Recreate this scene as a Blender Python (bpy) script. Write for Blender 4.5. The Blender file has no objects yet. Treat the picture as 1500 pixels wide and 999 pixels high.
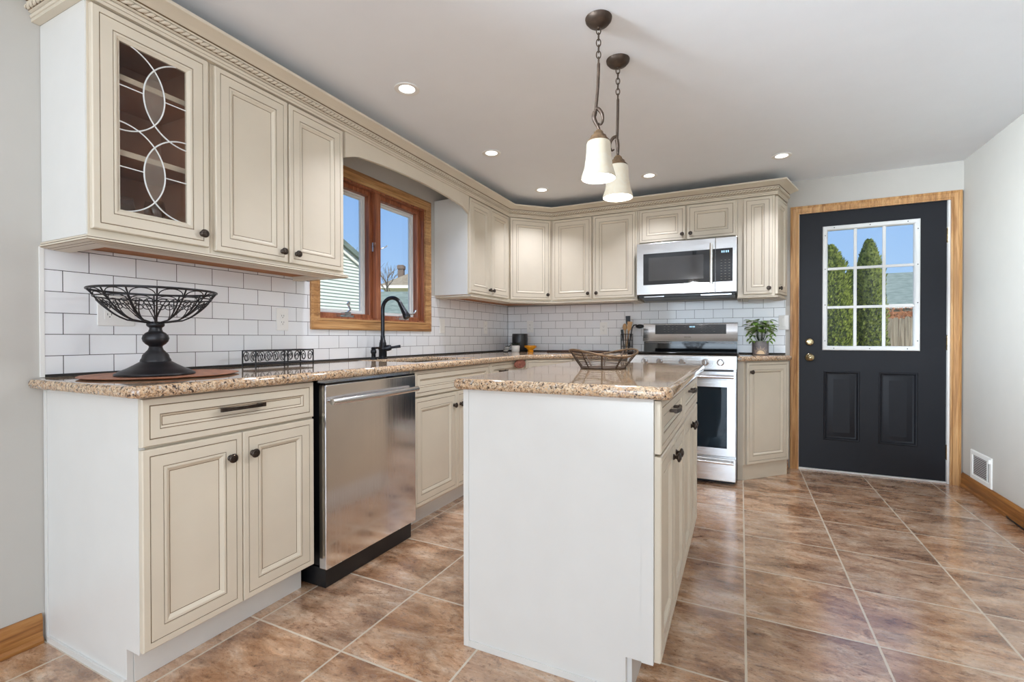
import bpy, math, random
from mathutils import Vector, Matrix
random.seed(7)
PI = math.pi
scene = bpy.context.scene
COL = scene.collection

# ------------------------------------------------------------------ camera, world, lights, exposure
cam_d = bpy.data.cameras.new('camera')
cam = bpy.data.objects.new('camera', cam_d); COL.objects.link(cam)
scene.camera = cam
CP = Vector((2.18821, -1.29635, 1.05526)); YAW, PITCH, ROLL, FPX = 25.8628, -0.4174, -0.0600, 691.567
cam_d.sensor_fit = 'HORIZONTAL'; cam_d.sensor_width = 36.0; cam_d.lens = FPX * 36.0 / 1500.0
cam_d.clip_start = 0.02; cam_d.clip_end = 300
cam.location = CP
_y, _p, _r = (math.radians(a) for a in (YAW, PITCH, ROLL))
FW = Vector((-math.sin(_y) * math.cos(_p), math.cos(_y) * math.cos(_p), math.sin(_p)))
_rt = Vector((math.cos(_y), math.sin(_y), 0)); _up = _rt.cross(FW)
RT = _rt * math.cos(_r) + _up * math.sin(_r); UP = -_rt * math.sin(_r) + _up * math.cos(_r)
cam.rotation_euler = Matrix(((RT.x, UP.x, -FW.x), (RT.y, UP.y, -FW.y), (RT.z, UP.z, -FW.z))).to_euler()

def far(u, v, d):
    """world position of something seen at (u, v) of the photograph, d metres away"""
    return CP + d * (FW + (u - 750) / FPX * RT - (v - 499.5) / FPX * UP)

scene.view_settings.view_transform = 'Standard'
scene.view_settings.look = 'None'
scene.view_settings.exposure = 0.11
scene.view_settings.gamma = 1.0
scene.view_settings.use_curve_mapping = False
scene.cycles.use_denoising = True
scene.cycles.max_bounces = 10
scene.cycles.diffuse_bounces = 5
scene.cycles.glossy_bounces = 5
scene.cycles.transparent_max_bounces = 16
scene.cycles.sample_clamp_indirect = 6.0
scene.cycles.caustics_reflective = False
scene.cycles.caustics_refractive = False

world = bpy.data.worlds.new('sky'); scene.world = world; world.use_nodes = True
wn = world.node_tree; wn.nodes.clear()
_o = wn.nodes.new('ShaderNodeOutputWorld'); _b = wn.nodes.new('ShaderNodeBackground')
_tc = wn.nodes.new('ShaderNodeTexCoord'); _sp = wn.nodes.new('ShaderNodeSeparateXYZ'); _cr = wn.nodes.new('ShaderNodeValToRGB')
wn.links.new(_tc.outputs['Generated'], _sp.inputs[0]); wn.links.new(_sp.outputs['Z'], _cr.inputs[0])
_cr.color_ramp.elements[0].position = 0.0; _cr.color_ramp.elements[0].color = (0.46, 0.69, 1.0, 1)
_cr.color_ramp.elements[1].position = 0.45; _cr.color_ramp.elements[1].color = (0.20, 0.42, 0.92, 1)
wn.links.new(_cr.outputs[0], _b.inputs[0]); _b.inputs[1].default_value = 0.95
wn.links.new(_b.outputs[0], _o.inputs[0])

def light(name, kind, loc, energy, color=(1, 1, 1), rot=(0, 0, 0), **kw):
    d = bpy.data.lights.new(name, kind); d.energy = energy; d.color = color
    for k, v in kw.items(): setattr(d, k, v)
    o = bpy.data.objects.new(name, d); COL.objects.link(o); o.location = loc; o.rotation_euler = rot
    return o
sun = light('sun', 'SUN', (6, -8, 12), 5.5, (1.0, 0.94, 0.82), angle=0.01)
sun.rotation_euler = Vector((-0.55, 0.50, -0.67)).to_track_quat('-Z', 'Y').to_euler()
# daylight through the wide patio opening in the rear wall (behind the camera)
light('rear_daylight', 'AREA', (1.9, -6.85, 1.2), 100, (0.74, 0.88, 1.0), (PI / 2, 0, 0), shape='RECTANGLE', size=3.1, size_y=2.1)
# unseen lamp added before the closed right wall to brighten the left run
light('side_fill', 'AREA', (3.52, -3.4, 1.25), 70, (0.78, 0.89, 1.0), (PI / 2, 0, PI / 2), shape='RECTANGLE', size=1.8, size_y=2.0)
# two added lamps out of view: one brightens the ceiling, one the far right
light('ceiling_fill', 'AREA', (2.1, -2.3, 0.9), 36, (0.82, 0.90, 1.0), (PI, 0, 0), shape='RECTANGLE', size=2.2, size_y=1.4)
fill = light('right_fill', 'AREA', (0.25, -1.7, 2.0), 34, (0.78, 0.90, 1.0), shape='DISK', size=.5, spread=math.radians(40))
fill.rotation_euler = (Vector((3.6, 1.65, 1.6)) - fill.location).to_track_quat('-Z', 'Y').to_euler()

CANS = [(.677, .615), (.667, 1.526), (.672, 2.416), (1.549, 2.451), (2.438, 2.444)]
CAN_W, CAN_COL = 3.9, (0.84, 0.88, 1.0)
PEND_W, PEND_COL = 17.0, (0.92, 0.95, 1.0)
YB, XR, HC, YE = 3.11, 3.606, 2.3046, -0.527

# ------------------------------------------------------------------ materials
def lin(r, g, b):
    f = lambda c: (c / 255 / 12.92) if c / 255 <= .04045 else ((c / 255 + .055) / 1.055) ** 2.4
    return (f(r), f(g), f(b), 1)

class NT:
    def __init__(s, name):
        s.m = bpy.data.materials.new(name); s.m.use_nodes = True; s.t = s.m.node_tree; s.t.nodes.clear()
        s.out = s.n('ShaderNodeOutputMaterial')
    def n(s, typ, **kw):
        x = s.t.nodes.new(typ)
        for k, v in kw.items(): setattr(x, k, v)
        return x
    def l(s, a, b): s.t.links.new(a, b)
    def bsdf(s, color=(.8, .8, .8, 1), rough=.5, metal=0., spec=.5, **kw):
        b = s.n('ShaderNodeBsdfPrincipled'); s.b = b
        b.inputs['Base Color'].default_value = color; b.inputs['Roughness'].default_value = rough
        b.inputs['Metallic'].default_value = metal; b.inputs['Specular IOR Level'].default_value = spec
        for k, v in kw.items(): b.inputs[k.replace('_', ' ')].default_value = v
        s.l(b.outputs[0], s.out.inputs[0]); return b
    def coord(s, scale=(1, 1, 1), rot=(0, 0, 0), loc=(0, 0, 0)):
        c = s.n('ShaderNodeTexCoord'); m = s.n('ShaderNodeMapping')
        m.inputs['Scale'].default_value = scale; m.inputs['Rotation'].default_value = rot; m.inputs['Location'].default_value = loc
        s.l(c.outputs['Object'], m.inputs[0]); return m.outputs[0]
    def noise(s, vec, scale=5, detail=4, rough=.5, dist=0.):
        x = s.n('ShaderNodeTexNoise'); x.inputs['Scale'].default_value = scale; x.inputs['Detail'].default_value = detail
        x.inputs['Roughness'].default_value = rough; x.inputs['Distortion'].default_value = dist
        if vec is not None: s.l(vec, x.inputs['Vector'])
        return x.outputs['Fac']
    def ramp(s, fac, stops, interp='LINEAR'):
        r = s.n('ShaderNodeValToRGB'); r.color_ramp.interpolation = interp
        e = r.color_ramp.elements
        while len(e) < len(stops): e.new(.5)
        for i, (p, c) in enumerate(stops):
            e[i].position = p; e[i].color = c if len(c) == 4 else (*c, 1)
        s.l(fac, r.inputs[0]); return r.outputs[0]
    def mix(s, fac, a, b, mode='MIX'):
        x = s.n('ShaderNodeMix', data_type='RGBA', blend_type=mode)
        for i, v in ((0, fac), (6, a), (7, b)):
            if hasattr(v, 'is_linked') or hasattr(v, 'links'): s.l(v, x.inputs[i])
            else: x.inputs[i].default_value = v
        return x.outputs[2]
    def math(s, op, a, b=None):
        x = s.n('ShaderNodeMath', operation=op)
        for i, v in ((0, a), (1, b)):
            if v is None: continue
            if hasattr(v, 'links'): s.l(v, x.inputs[i])
            else: x.inputs[i].default_value = v
        return x.outputs[0]
    def bump(s, h, strength=.2, dist=.01):
        x = s.n('ShaderNodeBump'); x.inputs['Strength'].default_value = strength; x.inputs['Distance'].default_value = dist
        s.l(h, x.inputs['Height']); s.l(x.outputs[0], s.b.inputs['Normal'])

def plain(name, color, rough=.5, metal=0., spec=.5, var=.06, vscale=8, **kw):
    """a paint / plastic / metal with a faint procedural variation"""
    t = NT(name); t.bsdf(color, rough, metal, spec, **kw)
    f = t.noise(t.coord(), vscale, 3)
    d = tuple(c * (1 - var) for c in color[:3]) + (1,); u = tuple(min(1, c * (1 + var)) for c in color[:3]) + (1,)
    t.l(t.ramp(f, [(.3, d), (.7, u)]), t.b.inputs['Base Color'])
    return t.m

M = {}
M['cream'] = plain('cream_paint', lin(214, 203, 184), .38, var=.03, vscale=5)
M['white_panel'] = plain('white_panel', lin(222, 221, 217), .36, var=.015)
M['glaze'] = plain('umber_glaze', lin(122, 100, 74), .6, var=.25, vscale=30)
M['raw_wood'] = plain('raw_wood', lin(170, 112, 66), .7, var=.15, vscale=20)
M['cab_inside'] = plain('cabinet_inside', lin(186, 142, 116), .6, var=.1, vscale=6)
M['wall'] = plain('wall_paint', lin(192, 188, 181), .85, spec=.25, var=.012)
M['ceiling'] = plain('ceiling_paint', lin(237, 241, 246), .9, spec=.2, var=.008)
M['white'] = plain('white_plastic', lin(235, 234, 230), .4, var=.01)
M['white_frame'] = plain('white_frame', lin(226, 226, 224), .45, var=.02)
M['bronze'] = plain('oil_rubbed_bronze', lin(72, 63, 57), .30, .85, var=.3, vscale=60)
M['dark_bronze'] = plain('dark_bronze', lin(70, 56, 46), .5, .55, var=.3, vscale=40)
M['faucet_black'] = plain('faucet_black', lin(50, 51, 55), .24, .8, var=.2, vscale=40)
M['cap_bronze'] = plain('weathered_bronze', lin(98, 76, 54), .55, .4, var=.35, vscale=50)
M['black_metal'] = plain('black_iron', lin(34, 33, 36), .38, .3, var=.3, vscale=40)
M['black_plastic'] = plain('black_plastic', lin(22, 22, 24), .35, var=.2)
M['black_glass'] = plain('black_glass', lin(16, 16, 18), .05, spec=.6, var=.05)
M['screen_mesh'] = plain('microwave_window', lin(52, 50, 48), .1, spec=.7, var=.05)
M['brass'] = plain('satin_brass', lin(196, 178, 140), .22, 1.0, var=.1)
M['door_navy'] = plain('charcoal_door_paint', lin(28, 29, 34), .45, spec=.3, var=.06, vscale=3)
M['rubber'] = plain('black_rubber', lin(25, 25, 25), .7)
M['chrome'] = plain('chrome', lin(215, 215, 218), .12, 1.0, var=.03)
M['grey_key'] = plain('key_print', lin(120, 118, 112), .6)
M['dark_grout'] = plain('dark_caulk', lin(48, 44, 42), .8)
M['cord'] = plain('black_cord', lin(20, 20, 20), .5)
M['yellow'] = plain('yellow_ceramic', lin(226, 150, 30), .18, var=.15, vscale=25)
M['white_ceramic'] = plain('white_ceramic', lin(228, 226, 220), .25, var=.02)
M['black_ceramic'] = plain('black_ceramic', lin(38, 38, 38), .35, var=.15)
M['rust'] = plain('carved_rust', lin(150, 92, 76), .65, var=.35, vscale=70)
M['grey_pot'] = plain('grey_pot', lin(122, 116, 118), .55, var=.15, vscale=60)
M['gold'] = plain('gold_print', lin(226, 198, 160), .4, .2)
M['mat_wood'] = plain('mat_wood', lin(168, 112, 84), .55, var=.3, vscale=26)
M['utensil_wood'] = plain('utensil_wood', lin(190, 150, 105), .6, var=.15, vscale=30)
M['oven_reflection'] = plain('oven_window_reflection', lin(92, 108, 118), .35)  # bluish reflection in the oven window, put into the liner colour

def emit(name, color, strength):
    t = NT(name); e = t.n('ShaderNodeEmission'); e.inputs[0].default_value = color; e.inputs[1].default_value = strength
    t.l(e.outputs[0], t.out.inputs[0]); return t.m
M['can_glow'] = emit('lamp_diffuser', (1.0, .96, .88, 1), 3.0)
M['display'] = emit('display_digits', (.45, .75, 1.0, 1), 1.3)
M['bulb'] = emit('bulb_glow', (1.0, .88, .68, 1), 1.5)

def steel(name, base=.58, rough=.24, axis=2):
    t = NT(name); t.bsdf((base, base, base * 1.01, 1), rough, 1.0)
    sc = [160, 160, 160]; sc[axis] = 2.5
    f = t.noise(t.coord(tuple(sc)), 1.0, 3)
    t.l(t.ramp(f, [(.25, (rough - .05,) * 3), (.75, (rough + .08,) * 3)]), t.b.inputs['Roughness'])
    f2 = t.noise(t.coord(), 2.2, 3)
    t.l(t.ramp(f2, [(.3, (base * .9, base * .9, base * .91)), (.7, (base * 1.08, base * 1.07, base * 1.06))]), t.b.inputs['Base Color'])
    t.bump(f, .02, .002)
    return t.m
M['steel'] = steel('brushed_steel', .70, .20, 0)
M['steel_v'] = steel('brushed_steel_vertical', .92, .12, 2)

def wood(name, c1, c2, c3, axis=2, rough=.38, scale=1.0):
    t = NT(name); t.bsdf(c2, rough)
    sc = [38 * scale] * 3; sc[axis] = 2.2 * scale
    v = t.coord(tuple(sc))
    f = t.noise(v, 1.0, 5, .6, .6)
    sc2 = [130 * scale] * 3; sc2[axis] = 5 * scale
    f2 = t.noise(t.coord(tuple(sc2)), 1.0, 2)
    c = t.ramp(f, [(.30, c1), (.5, c2), (.72, c3)])
    g = t.ramp(f2, [(.38, (.62, .55, .5)), (.55, (1, 1, 1))])
    t.l(t.mix(.55, c, g, 'MULTIPLY'), t.b.inputs['Base Color'])
    t.bump(f2, .06, .002)
    return t.m
for i, a in enumerate('xyz'):
    M['oak_' + a] = wood('honey_oak_' + a, lin(142, 96, 54), lin(190, 142, 90), lin(216, 174, 122), i)
    M['red_' + a] = wood('red_stained_wood_' + a, lin(112, 60, 38), lin(158, 94, 62), lin(186, 122, 88), i)
    M['base_' + a] = wood('amber_oak_' + a, lin(112, 68, 30), lin(156, 102, 50), lin(186, 134, 76), i)
M['board'] = wood('dark_board', lin(60, 40, 30), lin(84, 58, 44), lin(110, 80, 60), 0)

def granite():
    t = NT('granite'); t.bsdf((.5, .4, .3, 1), .07, spec=.6, Coat_Weight=.35, Coat_Roughness=.03)
    v = t.coord()
    big = t.noise(v, 9, 4, .6, .8)
    c = t.ramp(big, [(.30, lin(170, 136, 104)), (.45, lin(210, 182, 148)), (.60, lin(198, 158, 120)), (.75, lin(220, 204, 182))])
    vo = t.n('ShaderNodeTexVoronoi'); vo.inputs['Scale'].default_value = 210; vn = t.n('ShaderNodeTexNoise'); vn.inputs['Scale'].default_value = 90; vn.inputs['Detail'].default_value = 3; t.l(v, vn.inputs['Vector'])
    vs = t.n('ShaderNodeVectorMath', operation='SCALE'); t.l(vn.outputs['Color'], vs.inputs[0]); vs.inputs['Scale'].default_value = .011
    va = t.n('ShaderNodeVectorMath', operation='ADD'); t.l(v, va.inputs[0]); t.l(vs.outputs[0], va.inputs[1]); t.l(va.outputs[0], vo.inputs['Vector'])
    sep = t.n('ShaderNodeSeparateColor'); t.l(vo.outputs['Color'], sep.inputs[0])
    cell = t.ramp(sep.outputs[0], [(.0, lin(64, 44, 34)), (.14, lin(118, 88, 66)), (.30, lin(190, 156, 120)), (.58, lin(216, 194, 164)), (.82, lin(160, 154, 146)), (1.0, lin(232, 220, 198))], 'CONSTANT')
    c = t.mix(.55, c, cell)
    fl = t.noise(v, 95, 3, .6)
    c = t.mix(t.ramp(fl, [(.57, (0, 0, 0)), (.63, (1, 1, 1))]), c, lin(66, 50, 42))
    fl2 = t.noise(v, 55, 3, .5)
    c = t.mix(t.ramp(fl2, [(.62, (0, 0, 0)), (.70, (.8, .8, .8))]), c, lin(176, 172, 166))
    t.l(c, t.b.inputs['Base Color']); return t.m
M['granite'] = granite()

def tile_wall(name, u_axis, u0, z0):
    t = NT(name); t.bsdf((.8, .8, .8, 1), .09, spec=.5)
    c = t.n('ShaderNodeTexCoord'); s = t.n('ShaderNodeSeparateXYZ'); t.l(c.outputs['Object'], s.inputs[0])
    cb = t.n('ShaderNodeCombineXYZ')
    t.l(t.math('SUBTRACT', s.outputs[u_axis], u0 - 100 * .1515), cb.inputs[0])
    t.l(t.math('SUBTRACT', s.outputs['Z'], z0 - 0.0757 * 10), cb.inputs[1])
    b = t.n('ShaderNodeTexBrick'); t.l(cb.outputs[0], b.inputs['Vector'])
    b.offset = .5; b.offset_frequency = 2; b.squash = 1
    for k, v in (('Scale', 1), ('Mortar Size', .0012), ('Mortar Smooth', .0), ('Bias', 0), ('Brick Width', .1515), ('Row Height', .0757)):
        b.inputs[k].default_value = v
    b.inputs['Color1'].default_value = lin(237, 238, 239); b.inputs['Color2'].default_value = lin(231, 232, 234); b.inputs['Mortar'].default_value = lin(66, 62, 62)
    t.l(b.outputs['Color'], t.b.inputs['Base Color'])
    t.l(t.ramp(b.outputs['Fac'], [(0, (.08,) * 3), (1, (.8,) * 3)]), t.b.inputs['Roughness'])
    h = t.math('SUBTRACT', 1.0, b.outputs['Fac'])
    wob = t.noise(t.coord(), 9, 2)
    h2 = t.math('ADD', h, t.math('MULTIPLY', wob, .25))
    t.bump(h2, .25, .002)
    return t.m
M['tile_left'] = tile_wall('subway_tile_left', 'Y', -.477 - .07575, .917)
M['tile_back'] = tile_wall('subway_tile_back', 'X', .460 - .07575, .917)

def floor_mat():
    t = NT('slate_look_tile'); t.bsdf((.3, .2, .15, 1), .30, spec=.5, Coat_Weight=.8, Coat_Roughness=.16, Coat_IOR=1.75)
    S = .4088
    c = t.n('ShaderNodeTexCoord'); s = t.n('ShaderNodeSeparateXYZ'); t.l(c.outputs['Object'], s.inputs[0])
    px = t.math('DIVIDE', t.math('SUBTRACT', s.outputs['X'], 2.2053 - 20 * S), S)
    py = t.math('DIVIDE', t.math('SUBTRACT', s.outputs['Y'], 2.3285 - 20 * S), S)
    ix, iy = t.math('FLOOR', px), t.math('FLOOR', py)
    fx, fy = t.math('FRACT', px), t.math('FRACT', py)
    ed = lambda f: t.math('MINIMUM', f, t.math('SUBTRACT', 1.0, f))
    e = t.math('MINIMUM', ed(fx), ed(fy))
    wobb = t.math('MULTIPLY', t.math('SUBTRACT', t.noise(c.outputs['Object'], 30, 2), .5), .006)
    grout = t.math('LESS_THAN', t.math('ADD', e, wobb), .0092)
    cid = t.n('ShaderNodeCombineXYZ'); t.l(ix, cid.inputs[0]); t.l(iy, cid.inputs[1])
    wn_ = t.n('ShaderNodeTexWhiteNoise', noise_dimensions='2D'); t.l(cid.outputs[0], wn_.inputs['Vector'])
    off = t.n('ShaderNodeVectorMath', operation='SCALE'); t.l(wn_.outputs['Color'], off.inputs[0]); off.inputs['Scale'].default_value = 40
    add = t.n('ShaderNodeVectorMath', operation='ADD'); t.l(c.outputs['Object'], add.inputs[0]); t.l(off.outputs[0], add.inputs[1])
    mp = t.n('ShaderNodeMapping'); t.l(add.outputs[0], mp.inputs[0]); mp.inputs['Scale'].default_value = (2.0, 4.6, 1); mp.inputs['Rotation'].default_value = (0, 0, .12)
    n1 = t.noise(mp.outputs[0], 1.9, 12, .70, .7)
    mp2 = t.n('ShaderNodeMapping'); t.l(add.outputs[0], mp2.inputs[0]); mp2.inputs['Scale'].default_value = (1.0, 1.7, 1)
    n2 = t.noise(mp2.outputs[0], 17, 10, .78, .3)
    col = t.ramp(n1, [(.30, lin(98, 70, 54)), (.42, lin(148, 110, 82)), (.50, lin(184, 148, 118)), (.58, lin(204, 176, 150)), (.70, lin(222, 208, 194))])
    warm = t.ramp(wn_.outputs['Value'], [(0, lin(192, 138, 92)), (.5, lin(178, 142, 114)), (1, lin(168, 148, 134))])
    col = t.mix(.22, col, warm)
    mp3 = t.n('ShaderNodeMapping'); t.l(add.outputs[0], mp3.inputs[0]); mp3.inputs['Scale'].default_value = (1.0, 3.4, 1); mp3.inputs['Rotation'].default_value = (0, 0, -.15)
    n3 = t.noise(mp3.outputs[0], 6.5, 12, .78, 1.0)
    n4 = t.noise(mp2.outputs[0], 62, 6, .65)
    n5 = t.noise(mp2.outputs[0], 4.0, 5, .6, .6)
    col = t.mix(1.0, col, t.ramp(n5, [(.33, (.62, .54, .48)), (.48, (1, .98, .95)), (.66, (1.12, 1.1, 1.08))]), 'MULTIPLY')
    spk = t.ramp(n4, [(.35, (.45, .38, .32)), (.44, (1, 1, 1)), (.58, (1, 1, 1)), (.66, (1.28, 1.26, 1.24))])
    col = t.mix(.8, col, spk, 'MULTIPLY')
    pit = t.ramp(n2, [(.37, (.42, .35, .30)), (.46, (1, 1, 1)), (.58, (1, 1, 1)), (.70, (1.3, 1.27, 1.25))])
    col = t.mix(.8, col, pit, 'MULTIPLY')
    vein = t.ramp(n3, [(.37, (.46, .36, .29)), (.44, (1, 1, 1)), (.56, (1, 1, 1)), (.63, (1.36, 1.34, 1.31))])
    col = t.mix(.8, col, vein, 'MULTIPLY')
    col = t.mix(grout, col, lin(208, 194, 174))
    t.l(col, t.b.inputs['Base Color'])
    rgh = t.mix(grout, t.ramp(n2, [(.3, (.42,) * 3), (.5, (.24,) * 3), (.8, (.2,) * 3)]), (.8, .8, .8, 1))
    t.l(rgh, t.b.inputs['Roughness'])
    h = t.math('SUBTRACT', t.math('ADD', t.math('MULTIPLY', n2, .5), t.math('MULTIPLY', n1, .5)), t.math('MULTIPLY', grout, .8))
    t.bump(h, .25, .004)
    return t.m
M['floor'] = floor_mat()

def glass(name, tint=(1, 1, 1, 1), refl=.08):
    t = NT(name); tr = t.n('ShaderNodeBsdfTransparent'); tr.inputs[0].default_value = tint
    gl = t.n('ShaderNodeBsdfGlossy'); gl.inputs['Roughness'].default_value = .02
    lw = t.n('ShaderNodeLayerWeight'); lw.inputs['Blend'].default_value = .5
    fr = t.math('ADD', t.math('MULTIPLY', t.math('POWER', lw.outputs['Facing'], 5.0), .9), .025)
    mx = t.n('ShaderNodeMixShader'); t.l(fr, mx.inputs[0]); t.l(tr.outputs[0], mx.inputs[1]); t.l(gl.outputs[0], mx.inputs[2])
    t.l(mx.outputs[0], t.out.inputs[0]); return t.m
M['pane'] = glass('window_glass', (.97, .98, .97, 1))
M['cab_glass'] = glass('cabinet_glass', (.93, .91, .89, 1))
def lens():
    t = NT('lens_glass'); tr = t.n('ShaderNodeBsdfTransparent'); tr.inputs[0].default_value = (.9, .87, .84, 1)
    p = t.n('ShaderNodeBsdfPrincipled'); p.inputs['Base Color'].default_value = lin(190, 178, 164); p.inputs['Roughness'].default_value = .2
    mx = t.n('ShaderNodeMixShader'); f = t.noise(t.coord(), 40, 2); t.l(t.ramp(f, [(.3, (.22,) * 3), (.7, (.34,) * 3)]), mx.inputs[0]); t.l(tr.outputs[0], mx.inputs[1]); t.l(p.outputs[0], mx.inputs[2]); t.l(mx.outputs[0], t.out.inputs[0]); return t.m
M['lens_glass'] = lens()
M['oven_glass'] = glass('oven_door_glass', (.50, .56, .60, 1))
M['ware'] = glass('drinking_glass', (.9, .9, .9, 1))

def shade_mat():
    t = NT('alabaster_glass')
    d = t.n('ShaderNodeBsdfDiffuse'); d.inputs[0].default_value = lin(132, 124, 110)
    tl = t.n('ShaderNodeBsdfTranslucent'); tl.inputs[0].default_value = lin(250, 240, 220)
    m1 = t.n('ShaderNodeMixShader'); m1.inputs[0].default_value = .005; t.l(d.outputs[0], m1.inputs[1]); t.l(tl.outputs[0], m1.inputs[2])
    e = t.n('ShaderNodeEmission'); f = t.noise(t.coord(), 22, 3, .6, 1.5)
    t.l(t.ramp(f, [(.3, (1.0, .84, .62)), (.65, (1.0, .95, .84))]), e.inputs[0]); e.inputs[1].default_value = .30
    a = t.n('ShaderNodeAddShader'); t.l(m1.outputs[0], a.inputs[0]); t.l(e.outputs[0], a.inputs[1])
    t.l(a.outputs[0], t.out.inputs[0]); return t.m
M['shade'] = shade_mat()

def leaf(name, c1, c2, scale=12, rough=.5):
    t = NT(name); t.bsdf(c1, rough); t.l(t.ramp(t.noise(t.coord(), scale, 3), [(.35, c1), (.65, c2)]), t.b.inputs['Base Color']); return t.m
M['ivy'] = leaf('pothos_leaf', lin(70, 112, 34), lin(140, 176, 70), 30, .35)
M['dark_leaf'] = leaf('dark_leaf', lin(26, 40, 28), lin(52, 70, 40), 30, .4)
M['conifer'] = leaf('conifer_green', lin(54, 74, 24), lin(164, 178, 82), 16, .8)
M['conifer_core'] = leaf('conifer_core', lin(30, 44, 18), lin(52, 70, 28), 6, .9)
M['bark'] = leaf('bark', lin(92, 84, 78), lin(120, 110, 100), 9, .9)
M['grass'] = leaf('dry_lawn', lin(136, 132, 100), lin(164, 158, 124), 3, .95)
M['rust_leaf'] = leaf('rust_hedge', lin(132, 84, 56), lin(178, 122, 84), 9, .9)
M['siding'] = plain('pale_green_siding', lin(210, 216, 208), .6, var=.02)
M['cream_siding'] = plain('cream_siding', lin(216, 212, 178), .7)
M['white_trim'] = plain('white_trim', lin(232, 232, 226), .6)
M['brick'] = plain('chimney_brick', lin(112, 98, 90), .9, var=.25, vscale=14)
def shingle(name, c1, c2, sc=1.):
    t = NT(name); t.bsdf(c1, .9)
    f = t.noise(t.coord((3 * sc, 3 * sc, 12 * sc)), 1.2, 4); t.l(t.ramp(f, [(.3, c1), (.7, c2)]), t.b.inputs['Base Color']); return t.m
M['roof_brown'] = shingle('brown_shingle', lin(122, 112, 96), lin(152, 142, 124))
M['roof_grey'] = shingle('grey_green_shingle', lin(100, 114, 108), lin(134, 146, 138))
M['fence'] = wood('weathered_fence', lin(112, 104, 92), lin(146, 136, 120), lin(176, 166, 150), 2, .9, .5)

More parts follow.
